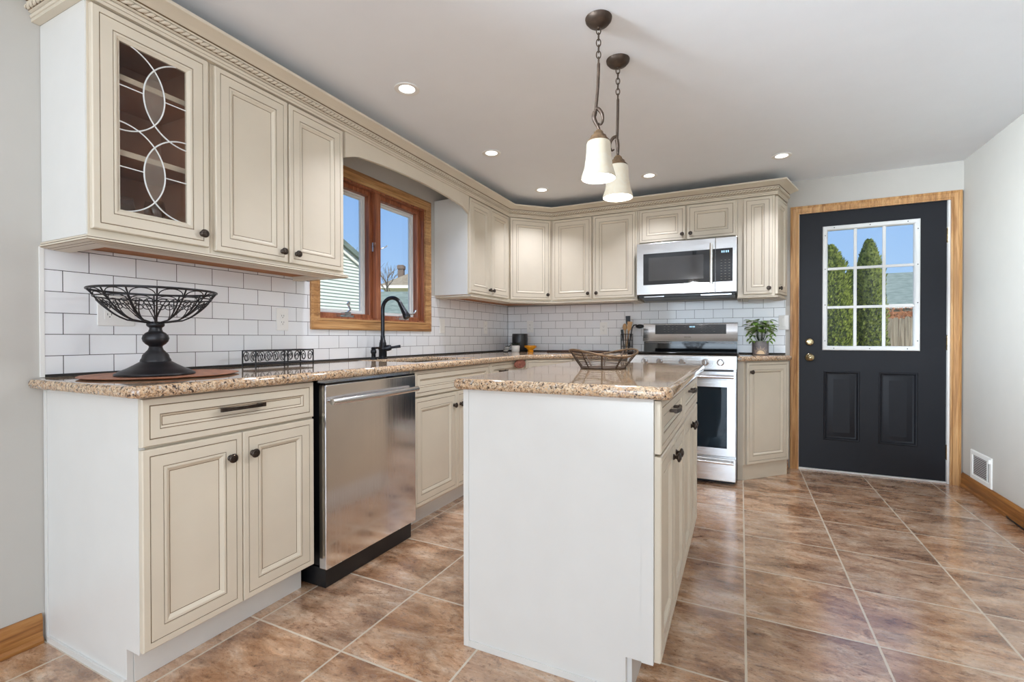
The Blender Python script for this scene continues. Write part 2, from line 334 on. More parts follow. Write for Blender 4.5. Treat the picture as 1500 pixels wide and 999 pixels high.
# ------------------------------------------------------------------ mesh builder
class MB:
    def __init__(s, T=None): s.v = []; s.f = []; s.mi = []; s.T = T
    def add(s, pts, faces, mi=0):
        o = len(s.v)
        for p in pts: s.v.append(tuple(s.T(*p)) if s.T else tuple(p))
        for f in faces: s.f.append([i + o for i in f]); s.mi.append(mi)
        return s
    def box(s, x0, x1, y0, y1, z0, z1, mi=0):
        p = [(x, y, z) for z in (z0, z1) for y in (y0, y1) for x in (x0, x1)]
        return s.add(p, [(0, 2, 3, 1), (4, 5, 7, 6), (0, 1, 5, 4), (2, 6, 7, 3), (0, 4, 6, 2), (1, 3, 7, 5)], mi)
    def prism(s, poly, z0, z1, mi=0, axis='z'):
        n = len(poly)
        mk = {'z': lambda a, b, c: (a, b, c), 'y': lambda a, b, c: (a, c, b), 'x': lambda a, b, c: (c, a, b)}[axis]
        p = [mk(a, b, z0) for a, b in poly] + [mk(a, b, z1) for a, b in poly]
        fs = [tuple(range(n - 1, -1, -1)), tuple(range(n, 2 * n))] + [(i, (i + 1) % n, (i + 1) % n + n, i + n) for i in range(n)]
        return s.add(p, fs, mi)
    def lathe(s, prof, c=(0, 0, 0), n=32, ax='z', mi=0, a0=0., a1=2 * PI):
        full = abs(a1 - a0 - 2 * PI) < 1e-6; m = n if full else n + 1; pts = []; fs = []
        for r, h in prof:
            for i in range(m):
                a = a0 + (a1 - a0) * i / n; x, y = r * math.cos(a), r * math.sin(a)
                q = {'z': (x, y, h), 'y': (x, h, y), 'x': (h, x, y)}[ax]
                pts.append((c[0] + q[0], c[1] + q[1], c[2] + q[2]))
        for j in range(len(prof) - 1):
            for i in range(n if full else m - 1):
                k = (i + 1) % m; fs.append((j * m + i, j * m + k, (j + 1) * m + k, (j + 1) * m + i))
        return s.add(pts, fs, mi)
    def tube(s, path, r, n=8, closed=False, mi=0, cap=True):
        P = [Vector(p) for p in path]; k = len(P); R = r if hasattr(r, '__len__') else [r] * k
        pts = []; nrm = None
        for i in range(k):
            if closed: t = P[(i + 1) % k] - P[i - 1]
            else: t = P[min(i + 1, k - 1)] - P[max(i - 1, 0)]
            t.normalize()
            if nrm is None:
                nrm = t.orthogonal().normalized()
            nrm = (nrm - t * nrm.dot(t)); nrm = nrm.normalized() if nrm.length > 1e-6 else t.orthogonal().normalized()
            b = t.cross(nrm)
            for j in range(n):
                a = 2 * PI * j / n
                pts.append(tuple(P[i] + R[i] * (math.cos(a) * nrm + math.sin(a) * b)))
        fs = []
        for i in range(k if closed else k - 1):
            i2 = (i + 1) % k
            for j in range(n):
                j2 = (j + 1) % n; fs.append((i * n + j, i * n + j2, i2 * n + j2, i2 * n + j))
        if cap and not closed: fs += [tuple(range(n - 1, -1, -1)), tuple((k - 1) * n + j for j in range(n))]
        return s.add(pts, fs, mi)
    def sphere(s, c, r, n=16, m=10, mi=0, sq=(1, 1, 1)):
        pr = [(math.sin(PI * i / m), -math.cos(PI * i / m)) for i in range(m + 1)]
        pts = []; fs = []
        for a, h in pr:
            for j in range(n):
                t = 2 * PI * j / n; pts.append((c[0] + r * sq[0] * max(a, 1e-4) * math.cos(t), c[1] + r * sq[1] * max(a, 1e-4) * math.sin(t), c[2] + r * sq[2] * h))
        for i in range(m):
            for j in range(n):
                k = (j + 1) % n; fs.append((i * n + j, i * n + k, (i + 1) * n + k, (i + 1) * n + j))
        return s.add(pts, fs, mi)
    def frame(s, w0, w1, h0, h1, prof, mis, centre=None):
        """nested rectangular rings in the (a, d, z) face frame: prof = [(inset, d)], mis = material of each ring"""
        pts = []; fs = []
        for ins, d in prof:
            pts += [(w0 + ins, d, h0 + ins), (w1 - ins, d, h0 + ins), (w1 - ins, d, h1 - ins), (w0 + ins, d, h1 - ins)]
        for j in range(len(prof) - 1):
            g = []
            for i in range(4):
                k = (i + 1) % 4; g.append((4 * j + i, 4 * j + k, 4 * j + 4 + k, 4 * j + 4 + i))
            fs.append((g, mis[j]))
        o = len(s.v)
        for p in pts: s.v.append(tuple(s.T(*p)) if s.T else tuple(p))
        for g, m_ in fs:
            for f in g: s.f.append([i + o for i in f]); s.mi.append(m_)
        if centre is not None:
            b = o + 4 * (len(prof) - 1); s.f.append([b, b + 1, b + 2, b + 3]); s.mi.append(centre)
            s.f.append([o + 3, o + 2, o + 1, o]); s.mi.append(centre)
        return s
    def sweep(s, path, prof, mis, closed_prof=False):
        """profile [(outward, z)] along a 2-D path, outward = right-hand side, mitred"""
        n = len(path); offs = []
        for i in range(n):
            ns = []
            for a, b in ((i - 1, i), (i, i + 1)):
                if a < 0 or b >= n: continue
                d = Vector(path[b]) - Vector(path[a]); d.normalize(); ns.append(Vector((d.y, -d.x)))
            if len(ns) == 1: offs.append(ns[0])
            else:
                m_ = (ns[0] + ns[1]); m_.normalize(); offs.append(m_ / max(.2, m_.dot(ns[0])))
        k = len(prof); pts = []
        for i in range(n):
            for o, z in prof: pts.append((path[i][0] + offs[i].x * o, path[i][1] + offs[i].y * o, z))
        base = len(s.v)
        for p in pts: s.v.append(tuple(s.T(*p)) if s.T else tuple(p))
        kk = k if closed_prof else k - 1
        for i in range(n - 1):
            for j in range(kk):
                j2 = (j + 1) % k
                s.f.append([base + i * k + j, base + (i + 1) * k + j, base + (i + 1) * k + j2, base + i * k + j2]); s.mi.append(mis[j] if hasattr(mis, '__len__') else mis)
        for i, rev in ((0, False), (n - 1, True)):
            f = [base + i * k + j for j in range(k)]
            s.f.append(f[::-1] if rev else f); s.mi.append(0)
        return s
    def build(s, name, mats, parent=None, smooth=None, bevel=0., seg=2, loc=None):
        me = bpy.data.meshes.new(name); me.from_pydata(s.v, [], s.f)
        for m in (mats if isinstance(mats, (list, tuple)) else [mats]): me.materials.append(M[m] if isinstance(m, str) else m)
        for p, m in zip(me.polygons, s.mi): p.material_index = m
        import bmesh
        bm = bmesh.new(); bm.from_mesh(me); bmesh.ops.remove_doubles(bm, verts=bm.verts, dist=1e-6)
        bmesh.ops.recalc_face_normals(bm, faces=bm.faces); bm.to_mesh(me); bm.free()
        if smooth:
            for p in me.polygons: p.use_smooth = True
            me.set_sharp_from_angle(angle=math.radians(smooth))
        o = bpy.data.objects.new(name, me); COL.objects.link(o)
        if loc: o.location = loc
        if parent: o.parent = parent
        if bevel:
            b = o.modifiers.new('bevel', 'BEVEL'); b.width = bevel; b.segments = seg; b.limit_method = 'ANGLE'; b.angle_limit = math.radians(50)
            b.use_clamp_overlap = True
        return o

def tag(o, label=None, cat=None, group=None, kind=None):
    if label: o['label'] = label
    if cat: o['category'] = cat
    if group: o['group'] = group
    if kind: o['kind'] = kind
    return o
def thing(name, label, cat, loc=(0, 0, 0), rotz=0., group=None):
    o = bpy.data.objects.new(name, None); COL.objects.link(o); o.empty_display_size = .1
    o.location = loc; o.rotation_euler = (0, 0, rotz); return tag(o, label, cat, group)
def struct(o, label=None): return tag(o, label, None, None, 'structure')
def F(ox=0., oy=0., ang=0.):
    """face frame: a along the face, d outward (towards the viewer of the face), z up"""
    c, s = math.cos(ang), math.sin(ang)
    return lambda a, d, z: (ox + a * c + d * s, oy + a * s - d * c, z)

# ------------------------------------------------------------------ setting: shell
RY = -7.0
mb = MB(); mb.box(-.12, XR + .12, RY - .12, YB + .12, -.12, 0); struct(mb.build('floor', 'floor'))
mb = MB(); mb.box(-.12, XR + .12, RY - .12, YB + .12, HC, HC + .12); struct(mb.build('ceiling', 'ceiling'))
WY0, WY1, WZ0, WZ1 = .665, 1.675, 1.17, 2.035           # window opening in the left wall
mb = MB()
mb.box(-.12, 0, RY - .12, WY0, 0, HC); mb.box(-.12, 0, WY1, YB + .12, 0, HC); mb.box(-.12, 0, WY0, WY1, 0, WZ0); mb.box(-.12, 0, WY0, WY1, WZ1, HC)
struct(mb.build('wall_left', 'wall'))
DX0, DX1, DZ1 = 2.595, 3.535, 2.053                      # door opening in the back wall
mb = MB(); mb.box(0, DX0, YB, YB + .12, 0, HC); mb.box(DX1, XR, YB, YB + .12, 0, HC); mb.box(DX0, DX1, YB, YB + .12, DZ1, HC)
struct(mb.build('wall_back', 'wall'))
mb = MB(); mb.box(XR, XR + .12, RY - .12, YB + .12, 0, HC); struct(mb.build('wall_right', 'wall'))
mb = MB(); mb.box(0, .35, RY - .12, RY, 0, HC); mb.box(3.45, XR, RY - .12, RY, 0, HC); mb.box(.35, 3.45, RY - .12, RY, 2.15, HC); mb.box(.35, 3.45, RY - .12, RY, 0, .08)
struct(mb.build('wall_rear', 'wall'))

# backsplash tile
TZ0, TZ1 = .9185, 1.384
mb = MB(); mb.box(.0005, .007, YE, .612, TZ0, TZ1); mb.box(.0005, .007, .612, 1.728, TZ0, 1.118); mb.box(.0005, .007, 1.728, YB - .001, TZ0, TZ1)
bs = struct(mb.build('backsplash_left', 'tile_left'))
e = MB(); e.box(.0005, .009, YE - .012, YE - .0005, TZ0, 1.372); e.build('tile_edge', 'white', bs)
e = MB(); e.box(.007, .0105, YE, YB - .008, TZ0, .928); e.build('caulk_line', 'dark_grout', bs)
mb = MB(); mb.box(.0075, 2.512, YB - .007, YB - .0005, TZ0, 1.372)
bs = struct(mb.build('backsplash_back', 'tile_back'))
e = MB(); e.box(.011, 1.40, YB - .0105, YB - .007, TZ0, .928); e.box(2.17, 2.512, YB - .0105, YB - .007, TZ0, .928); e.box(.0072, .0098, YB - .0098, YB - .0072, TZ0, 1.384); e.build('caulk_line', 'dark_grout', bs)

# baseboards
def baseboard(name, path, mat, h=.10):
    prof = [(.001, 0.001), (.022, 0.001), (.022, .012), (.017, .020), (.0135, .022), (.0135, h - .014), (.009, h - .006), (.006, h), (.001, h)]
    m = MB(); m.sweep(path, prof, 0, True); return struct(m.build(name, mat, smooth=30))
baseboard('baseboard_left', [(0, RY), (0, YE - .013)], 'base_y')
baseboard('baseboard_right', [(XR, YB - .02), (XR, RY)], 'base_y')
baseboard('baseboard_back', [(2.517, YB), (2.535, YB)], 'base_x')

# ------------------------------------------------------------------ window_1
def casing_frame(mb, T, a0, a1, z0, z1, w, th, bottom=True):
    """mitred casing with a stepped profile; outer rectangle a0..a1, z0..z1"""
    prof = [(0, .001), (0, th), (.006, th + .003), (.014, th + .003), (.018, th - .001), (w - .016, th - .006), (w - .010, th - .002), (w, th - .004), (w, .001)]
    if bottom:
        mb.frame(a0, a1, z0, z1, prof, [0] * 8)
    else:
        pts = []; fs = []; k = len(prof)
        for i, d in prof: pts.append((a0 + i, d, z0))
        for i, d in prof: pts.append((a0 + i, d, z1 - i))
        for i, d in prof: pts.append((a1 - i, d, z1 - i))
        for i, d in prof: pts.append((a1 - i, d, z0))
        for s_ in range(3):
            for j in range(k - 1): fs.append((s_ * k + j, s_ * k + j + 1, (s_ + 1) * k + j + 1, (s_ + 1) * k + j))
            fs.append((s_ * k + k - 1, s_ * k, (s_ + 1) * k, (s_ + 1) * k + k - 1))
        fs += [tuple(range(k)), tuple(3 * k + j for j in range(k))]
        mb.add(pts, fs)
TL = F(0, 0, PI / 2)                                     # left-wall face frame: a = y, outward = +x
win = struct(thing('window_1', None, None)); 
m = MB(TL); casing_frame(m, TL, .598, 1.742, 1.103, 2.102, .067, .018); m.build('casing', 'oak_y', win, smooth=30)
m = MB(TL)                                               # jamb liner
m.frame(WY0, WY1, WZ0, WZ1, [(0, .0), (0, -.115), (.012, -.115), (.012, .0), (0, 0)], [0] * 4); m.build('jamb', 'red_z', win)
m = MB(TL); m.box(1.146, 1.194, -.09, -.004, WZ0 + .012, WZ1 - .012); m.build('mullion', 'red_z', win, bevel=.003)
for a0, a1 in ((WY0 + .013, 1.145), (1.195, WY1 - .013)):
    z0, z1 = WZ0 + .013, WZ1 - .013
    m = MB(TL); m.frame(a0, a1, z0, z1, [(0, -.075), (0, -.035), (.022, -.035), (.026, -.042), (.026, -.075), (0, -.075)], [0] * 5)
    sash = m.build('sash', 'red_z', win)
    m = MB(TL); m.frame(a0 + .001, a1 - .001, z0 + .001, z1 - .001, [(0, -.105), (0, -.0755), (.034, -.0755), (.036, -.088), (.05, -.090), (.05, -.105), (0, -.105)], [0] * 6)
    m.build('outer_frame', 'white_frame', sash)
    m = MB(TL); m.box(a0 + .05, a1 - .05, -.100, -.098, z0 + .05, z1 - .05); m.build('pane', 'pane', sash)
    # crank at the sill
    ac = (a0 + a1) / 2 - (.02 if a0 < 1 else -.01)
    m = MB(TL); m.box(ac - .055, ac + .055, -.034, -.006, WZ0 + .0125, WZ0 + .026); m.box(ac - .025, ac + .025, -.034, .000, WZ0 + .026, WZ0 + .045)
    if a0 < 1: m.tube([(ac + .01, -.012, WZ0 + .045), (ac + .012, .008, WZ0 + .058), (ac - .008, .012, WZ0 + .085), (ac - .014, .012, WZ0 + .092), (ac - .006, .02, WZ0 + .104)], [.007, .006, .006, .008, .009], 8)
    else: m.tube([(ac + .01, -.012, WZ0 + .045), (ac + .02, .008, WZ0 + .055), (ac + .07, .012, WZ0 + .058), (ac + .10, .012, WZ0 + .07), (ac + .115, .014, WZ0 + .085)], [.007, .006, .006, .007, .009], 8)
    m.build('crank_handle', 'steel', win, smooth=40)
for a, s_ in ((1.140, -1), (1.200, 1)):                  # latch levers either side of the mullion
    m = MB(TL); m.box(a - .004, a + .004, -.034, -.020, 1.63, 1.69); m.tube([(a, -.018, 1.655), (a + s_ * .008, -.002, 1.662), (a + s_ * .022, .012, 1.672), (a + s_ * .032, .018, 1.682)], .004, 6)
    m.build('latch', 'steel', win, smooth=40)

# ------------------------------------------------------------------ door_1 (exterior door, back wall)
TBk = F(0, YB, 0)                                        # back-wall face frame: a = x, outward = -y
tr = MB(TBk); casing_frame(tr, TBk, 2.545, 3.594, .0005, 2.096, .060, .018, False)
struct(tr.build('trim_1', 'oak_z', smooth=30), None)
m = MB(TBk)                                              # jamb + white weatherstrip
m.box(DX0 + .0005, DX0 + .013, -.115, .0, .001, DZ1 - .001); m.box(DX1 - .013, DX1 - .0005, -.115, .0, .001, DZ1 - .001); m.box(DX0 + .013, DX1 - .013, -.115, .0, DZ1 - .013, DZ1 - .001)
m.box(DX0 + .013, DX1 - .013, -.115, -.010, .001, .011)
struct(m.build('trim_2', 'white_frame'))
X0, X1, Z0, Z1, DF = 2.6095, 3.5205, .013, 2.040, -.022
door = struct(thing('door_1', None, None, (X0, YB, 0)))
TD = F(0, 0, 0)
W_ = X1 - X0
wx0, wx1, wz0, wz1 = 2.790 - X0, 3.350 - X0, .975, 1.905   # glass opening
px = [(2.777 - X0, 3.012 - X0), (3.127 - X0, 3.362 - X0)]; pz0, pz1 = .247, .792
m = MB(TD)
bx = lambda a0, a1, z0, z1: m.box(a0, a1, DF - .044, DF, z0, z1)
bx(0, W_, wz1, Z1); bx(0, wx0, wz0, wz1); bx(wx1, W_, wz0, wz1); bx(0, W_, pz1, wz0)
bx(0, px[0][0], pz0, pz1); bx(px[0][1], px[1][0], pz0, pz1); bx(px[1][1], W_, pz0, pz1); bx(0, W_, Z0, pz0)
m.build('slab', 'door_navy', door)
for a0, a1 in px:
    m = MB(TD); m.frame(a0, a1, pz0, pz1, [(0, DF - .04), (0, DF), (.006, DF + .005), (.012, DF + .004), (.020, DF - .008), (.030, DF - .010), (.034, DF - .009), (.062, DF - .001), (.066, DF - .001)], [0] * 8, 0)
    m.build('raised_panel', 'door_navy', door, smooth=20)
fx0, fx1, fz0, fz1 = 2.767 - X0, 3.371 - X0, .953, 1.926
m = MB(TD); m.frame(fx0, fx1, fz0, fz1, [(0, DF + .0005), (.002, DF + .012), (.008, DF + .015), (.026, DF + .013), (.030, DF + .008), (.034, DF + .002), (.034, DF - .030)], [0] * 6)
wf = m.build('window_frame', 'white_frame', door, smooth=25)
m = MB(TD)
gx = [(fx0 + .034) + (fx1 - fx0 - .068) * i / 3 for i in (1, 2)]; gz = [(fz0 + .034) + (fz1 - fz0 - .068) * i / 3 for i in (1, 2)]
for a in gx: m.box(a - .010, a + .010, DF - .012, DF + .003, fz0 + .034, fz1 - .034)
for z in gz: m.box(fx0 + .034, fx1 - .034, DF - .0125, DF + .0035, z - .010, z + .010)
m.build('muntins', 'white_frame', door, bevel=.003)
m = MB(TD); m.box(fx0 + .034, fx1 - .034, DF - .020, DF - .017, fz0 + .034, fz1 - .034); m.build('pane', 'pane', door)
sx = [fx0 + .018 + (fx1 - fx0 - .036) * t for t in (.10, .5, .9)]; sz = [fz0 + .018 + (fz1 - fz0 - .036) * t for t in (.06, .36, .66, .94)]
for a, z in [(a, z) for a in sx for z in (fz0 + .016, fz1 - .016)] + [(a, z) for z in sz for a in (fx0 + .016, fx1 - .016)]:
    m = MB(TD); m.lathe([(0.0001, DF + .0165), (.003, DF + .016), (.0042, DF + .0135)], (0, 0, 0), 8, 'y'); 
    m.v = [(v[0] + a, v[1], v[2] + z) for v in m.v]; m.build('screw', 'black_plastic', wf)
for z, knob in ((1.018, False), (.895, True)):
    ac = 2.682 - X0
    m = MB(TD)
    if knob:
        pr = [(.0001, .078), (.012, .077), (.016, .073), (.020, .072), (.026, .066), (.028, .056), (.024, .044), (.014, .036), (.011, .030), (.011, .014), (.028, .012), (.032, .006), (.033, .0005)]
    else:
        pr = [(.0001, .016), (.010, .016), (.020, .0155), (.024, .013), (.029, .008), (.031, .0005)]
    m.lathe([(r, DF + h) for r, h in pr], (ac, 0, z), 28, 'y')
    hw = m.build('door_knob' if knob else 'deadbolt', 'brass', door, smooth=50)
    if not knob:
        q = MB(TD); q.box(ac - .016, ac + .016, DF + .016, DF + .026, z - .0035, z + .0035)
        ca, sa = math.cos(.9), math.sin(.9)
        q.v = [(ac + (v[0] - ac) * ca - (v[2] - z) * sa, v[1], z + (v[0] - ac) * sa + (v[2] - z) * ca) for v in q.v]
        q.build('thumb_turn', 'brass', hw, bevel=.001)
    else:
        q = MB(TD); q.lathe([(.0001, DF + .081), (.007, DF + .080), (.008, DF + .077)], (ac, 0, z), 14, 'y'); q.build('lock_button', 'brass', hw, smooth=40)
for z in (1.787, 1.015, .226):
    m = MB(TD); m.box(W_ - .002, W_ + .009, DF - .002, DF + .010, z - .05, z + .05); m.lathe([(.0001, z - .056), (.006, z - .055), (.006, z + .055), (.0001, z + .056)], (W_ + .004, DF + .012, 0), 12, 'z')
    m.build('hinge', 'brass', door, smooth=40)

# ------------------------------------------------------------------ cabinet pieces
DOOR_P = [(0, .001), (0, .0165), (.003, .020), (.0195, .020), (.0202, .0172), (.0227, .0172), (.0232, .0192), (.0565, .0192), (.0568, .0165), (.0590, .0165),
          (.0600, .0188), (.0640, .0192), (.0680, .0182), (.0690, .0165), (.0770, .0110), (.0775, .0098), (.0795, .0098), (.0800, .0105)]
DOOR_M = [0, 0, 0, 0, 1, 0, 0, 0, 1, 0, 0, 0, 0, 0, 0, 1, 0]
DRAW_P = [(0, .001), (0, .0165), (.003, .020), (.0195, .020), (.0200, .0172), (.0230, .0172), (.0235, .0195), (.048, .0195), (.0485, .017), (.0510, .0165), (.0560, .0125), (.0570, .0110), (.0590, .0110), (.0595, .0118)]
DRAW_M = [0, 0, 0, 0, 1, 0, 0, 0, 1, 0, 0, 1, 0]
def knob(parent, T, a, z, d0=.020):
    k = MB(lambda x, y, h: T(x, y, h))
    k.lathe([(.0001, d0 + .026), (.004, d0 + .0262), (.008, d0 + .025), (.0085, d0 + .0235), (.0115, d0 + .0235), (.0150, d0 + .021), (.0160, d0 + .018), (.0145, d0 + .0145), (.007, d0 + .012), (.0055, d0 + .006), (.0095, d0 + .003), (.0105, d0 + .0003)], (a, 0, z), 20, 'y')
    return k.build('knob', 'bronze', parent, smooth=50)
def pull(parent, T, a, z, half=.064, d0=.020):
    k = MB(T); pts = []; n = 14
    hw, th = .0055, .004
    ring = []
    for i in range(n + 1):
        t = -1 + 2 * i / n; x = a + t * half; d = d0 + .020 + .009 * (1 - t * t); h = hw + .0015 * t * t
        ring.append([(x, d - th, z - h), (x, d + th, z - h), (x, d + th, z + h), (x, d - th, z + h)])
    pts = [p for r in ring for p in r]; fs = []
    for i in range(n):
        for j in range(4): fs.append((4 * i + j, 4 * i + (j + 1) % 4, 4 * i + 4 + (j + 1) % 4, 4 * i + 4 + j))
    fs += [(0, 1, 2, 3), (4 * n + 3, 4 * n + 2, 4 * n + 1, 4 * n)]
    k.add(pts, fs)
    for s_ in (-1, 1): k.box(a + s_ * half * .82 - .005, a + s_ * half * .82 + .005, d0 + .0003, d0 + .022, z - .005, z + .005)
    return k.build('pull', 'bronze', parent, smooth=40)
def cdoor(parent, T, a0, a1, z0, z1, knob_at=None, drawer=False, name=None):
    m = MB(T); w = min(a1 - a0, z1 - z0)
    prof, mis = (DRAW_P, DRAW_M) if drawer else (DOOR_P, DOOR_M)
    if w < .2 and not drawer:
        k = max(.5, w / .22); prof = [(i if i < .024 else .024 + (i - .024) * k, d) for i, d in prof]
    m.frame(a0, a1, z0, z1, prof, mis, 0)
    o = m.build(name or ('drawer' if drawer else 'door'), ['cream', 'glaze'], parent)
    if knob_at: knob(o, T, *knob_at)
    return o
def straight_base(th, w, depth, white_left=False, ztop=.879, zk=.113, toe=.068):
    """carcass + toe kick for a cabinet whose origin is its left front bottom corner"""
    T = F()
    m = MB(T); m.box(.0005, w - .0005, -depth, 0, zk, ztop); m.build('body', 'cream', th)
    m = MB(T); m.box(.001, w - .001, -depth, -toe, .0005, zk - .0005); m.build('toe_kick', 'white_panel', th)

FX = .587                                               # face-frame plane of the left run
BTOP = .879
# corner-end base cabinet by the left wall
c = thing('base_cabinet', 'cream base cabinet with one wide drawer and two doors, nearest on the left', 'cabinet', (FX, YE + .019, 0), PI / 2)
wA = .095 + .008 - (YE + .019)
straight_base(c, wA, FX - .003)
T = F()
m = MB(T)
poly = [(-(FX - .003), .0005), (-.070, .0005), (-.070, .113), (.0, .113), (.0, BTOP), (-(FX - .003), BTOP)]
n = len(poly); P = [(-.0185, d, z) for d, z in poly] + [(0., d, z) for d, z in poly]
m.add(P, [tuple(range(n)), tuple(range(2 * n - 1, n - 1, -1))] + [(i, (i + 1) % n, (i + 1) % n + n, i + n) for i in range(n)])
m.build('end_panel', 'white_panel', c, bevel=.0012)
m = MB(T); m.box(-.0225, -.019, -(FX - .003), -(FX - .020), .0005, BTOP); m.build('scribe_strip', 'white_panel', c)
m = MB(T); m.box(-.0255, -.019, -(FX - .024), -.0705, .0005, .020); m.build('shoe_strip', 'white_panel', c)
a0, a1 = -.017, .095 - (YE + .019)
mid = -.213 - (YE + .019)
d = cdoor(c, T, a0, a1, .731, .874, drawer=True); pull(d, T, (a0 + a1) / 2 - .0, .812, .082, .0118)
cdoor(c, T, a0, mid - .0015, .122, .722, (mid - .046, .642)); cdoor(c, T, mid + .0015, a1, .122, .722, (mid + .036, .642))

# sink base
y0 = .742
c = thing('sink_base_cabinet', 'cream sink cabinet with a plain false drawer front, right of the dishwasher', 'cabinet', (FX, y0, 0), PI / 2)
straight_base(c, 1.614 - y0, FX - .003, ztop=.690)
m = MB(T); m.box(.0005, 1.6135 - y0, -.020, 0, .6905, .879); m.box(.0005, .018, -(FX - .003), -.0205, .6905, .879); m.box(1.6135 - y0 - .018, 1.6135 - y0, -(FX - .003), -.0205, .6905, .879); m.build('top_frame', 'cream', c)
a0, a1, mid = .020, 1.609 - y0, 1.186 - y0
cdoor(c, T, a0, a1, .731, .874, drawer=True, name='false_front')
cdoor(c, T, a0, mid - .0015, .128, .722, (mid - .036, .642)); cdoor(c, T, mid + .0015, a1, .128, .722, (mid + .036, .642))
# drawer base
y0 = 1.6145
c = thing('base_cabinet', 'cream drawer base cabinet between the sink cabinet and the corner cabinet', 'cabinet', (FX, y0, 0), PI / 2)
straight_base(c, 2.195 - y0, FX - .003)
d = cdoor(c, T, .006, 2.190 - y0, .731, .874, drawer=True); pull(d, T, .2, .81, .06, .0118)
cdoor(c, T, .006, 2.190 - y0, .122, .722, (.05, .642))
# diagonal corner base
c = thing('corner_cabinet', 'cream diagonal corner base cabinet under the counter corner', 'cabinet', (FX, 2.196, 0))
m = MB(); m.prism([(-FX + .002, 0), (0, 0), (.327, .327), (.327, .911), (-FX + .002, .911)], .113, BTOP); m.build('body', 'cream', c)
m = MB(); m.prism([(-FX + .002, .001), (-.05, .001), (.26, .31), (.326, .378), (.326, .910), (-FX + .002, .910)], .0005, .1125); m.build('toe_kick', 'white_panel', c)
TD2 = F(0, 0, PI / 4)
cdoor(c, TD2, .022, .440, .122, .874, (.40, .80))
# back base left of range
c = thing('base_cabinet', 'cream drawer base cabinet on the back wall left of the range', 'cabinet', (.9145, 2.523, 0))
straight_base(c, 1.3985 - .9145, .584)
d = cdoor(c, T, .006, .478, .731, .874, drawer=True); pull(d, T, .242, .81, .06, .0118)
cdoor(c, T, .006, .241, .122, .722, (.20, .642)); cdoor(c, T, .243, .478, .122, .722, (.28, .642))
# angled end base right of range
c = thing('end_cabinet', 'cream base cabinet with an angled door, right of the range by the exterior door', 'cabinet', (2.166, 2.555, 0))
Q0, Q1 = (.040, .0), (.347, .335)
ang = math.atan2(Q1[1] - Q0[1], Q1[0] - Q0[0]); L = math.hypot(Q1[0] - Q0[0], Q1[1] - Q0[1])
m = MB(); m.prism([(.0005, 0), Q0, Q1, (Q1[0], .553), (.0005, .553)], .113, BTOP); m.build('body', 'cream', c)
m = MB(); m.prism([(.001, .018), (.036, .018), (Q1[0] - .004, Q1[1] + .008), (Q1[0] - .004, .552), (.001, .552)], .0005, .1125); m.build('toe_kick', 'cream', c)
TA = F(Q0[0], Q0[1], ang)
cdoor(c, TA, .014, L - .012, .122, .872, (.052, .80))

# ------------------------------------------------------------------ upper cabinets
UZ0, UZ1, UX = 1.385, 2.135, .305
def upper_body(th, w, depth, zb=UZ0, end=None, zt=UZ1, hollow=False):
    m = MB(T)
    if not hollow:
        m.box(.0005, w - .0005, -depth, 0, zb + .0035, zt)
    else:
        t_ = .018
        m.box(.0005, .0375, -.018, 0, zb + .0035, zt); m.box(w - .0375, w - .0005, -.018, 0, zb + .0035, zt); m.box(.0375, w - .0375, -.018, 0, zt - .045, zt); m.box(.0375, w - .0375, -.018, 0, zb + .0035, zb + .04)
    m.build('body', 'cream', th)
    if hollow:
        m = MB(T)
        m.box(.0005, t_, -depth, -.0185, zb + .0035, zt); m.box(w - t_, w - .0005, -depth, -.0185, zb + .0035, zt); m.box(t_, w - t_, -depth, -depth + .008, zb + .0035, zt)
        m.box(t_, w - t_, -depth + .008, -.0185, zt - t_, zt); m.box(t_, w - t_, -depth + .008, -.0185, zb + .0035, zb + .03)
        m.build('interior', 'cab_inside', th)
        for z in (1.692, 1.950):
            q = MB(T); q.box(t_ + .001, w - t_ - .001, -depth + .009, -.035, z - .009, z + .009, 0); q.box(t_ + .001, w - t_ - .001, -.0349, -.030, z - .0095, z + .0095, 1); q.build('shelf', ['cab_inside', 'cream'], th)
    m = MB(T); m.box(.0005, w - .0005, -depth, -.02, zb, zb + .003); m.build('underside', 'raw_wood', th)

# glass-front cabinet, nearest
y0 = YE + .0005
c = thing('wall_cabinet', 'cream wall cabinet with leaded glass door, nearest in the upper left corner', 'cabinet', (UX, y0, 0), PI / 2)
wG = -.1385 - y0
upper_body(c, wG, UX - .002, hollow=True)
m = MB(T); m.box(-.004, .0003, -(UX - .002), -.001, UZ0 + .0035, UZ1); m.build('end_panel', 'white_panel', c)
a0, a1, z0, z1 = .006, wG - .014, 1.408, 2.128
m = MB(T); P_ = DOOR_P[:15] + [(.078, .0115), (.078, .001), (0, .001)]; m.frame(a0, a1, z0, z1, P_, DOOR_M[:14] + [0, 0, 0])
dr = m.build('door', ['cream', 'glaze'], c); knob(dr, T, a1 - .028, 1.455)
g0, g1, h0, h1 = a0 + .076, a1 - .076, z0 + .076, z1 - .076
m = MB(T); m.box(g0, g1, .004, .0065, h0, h1); m.build('glass_pane', 'cab_glass', dr)
m = MB(T); gw, gh = g1 - g0, h1 - h0
def arc(zc, left):
    b, a = gh * .264, gw * .655; seg = []
    for i in range(49):
        t = -PI / 2 + PI * i / 48
        x = g0 + a * math.cos(t) if left else g1 - a * math.cos(t); z = zc + b * math.sin(t)
        if h0 < z < h1: seg.append((x, .0085, z))
    m.tube(seg, .0026, 6)
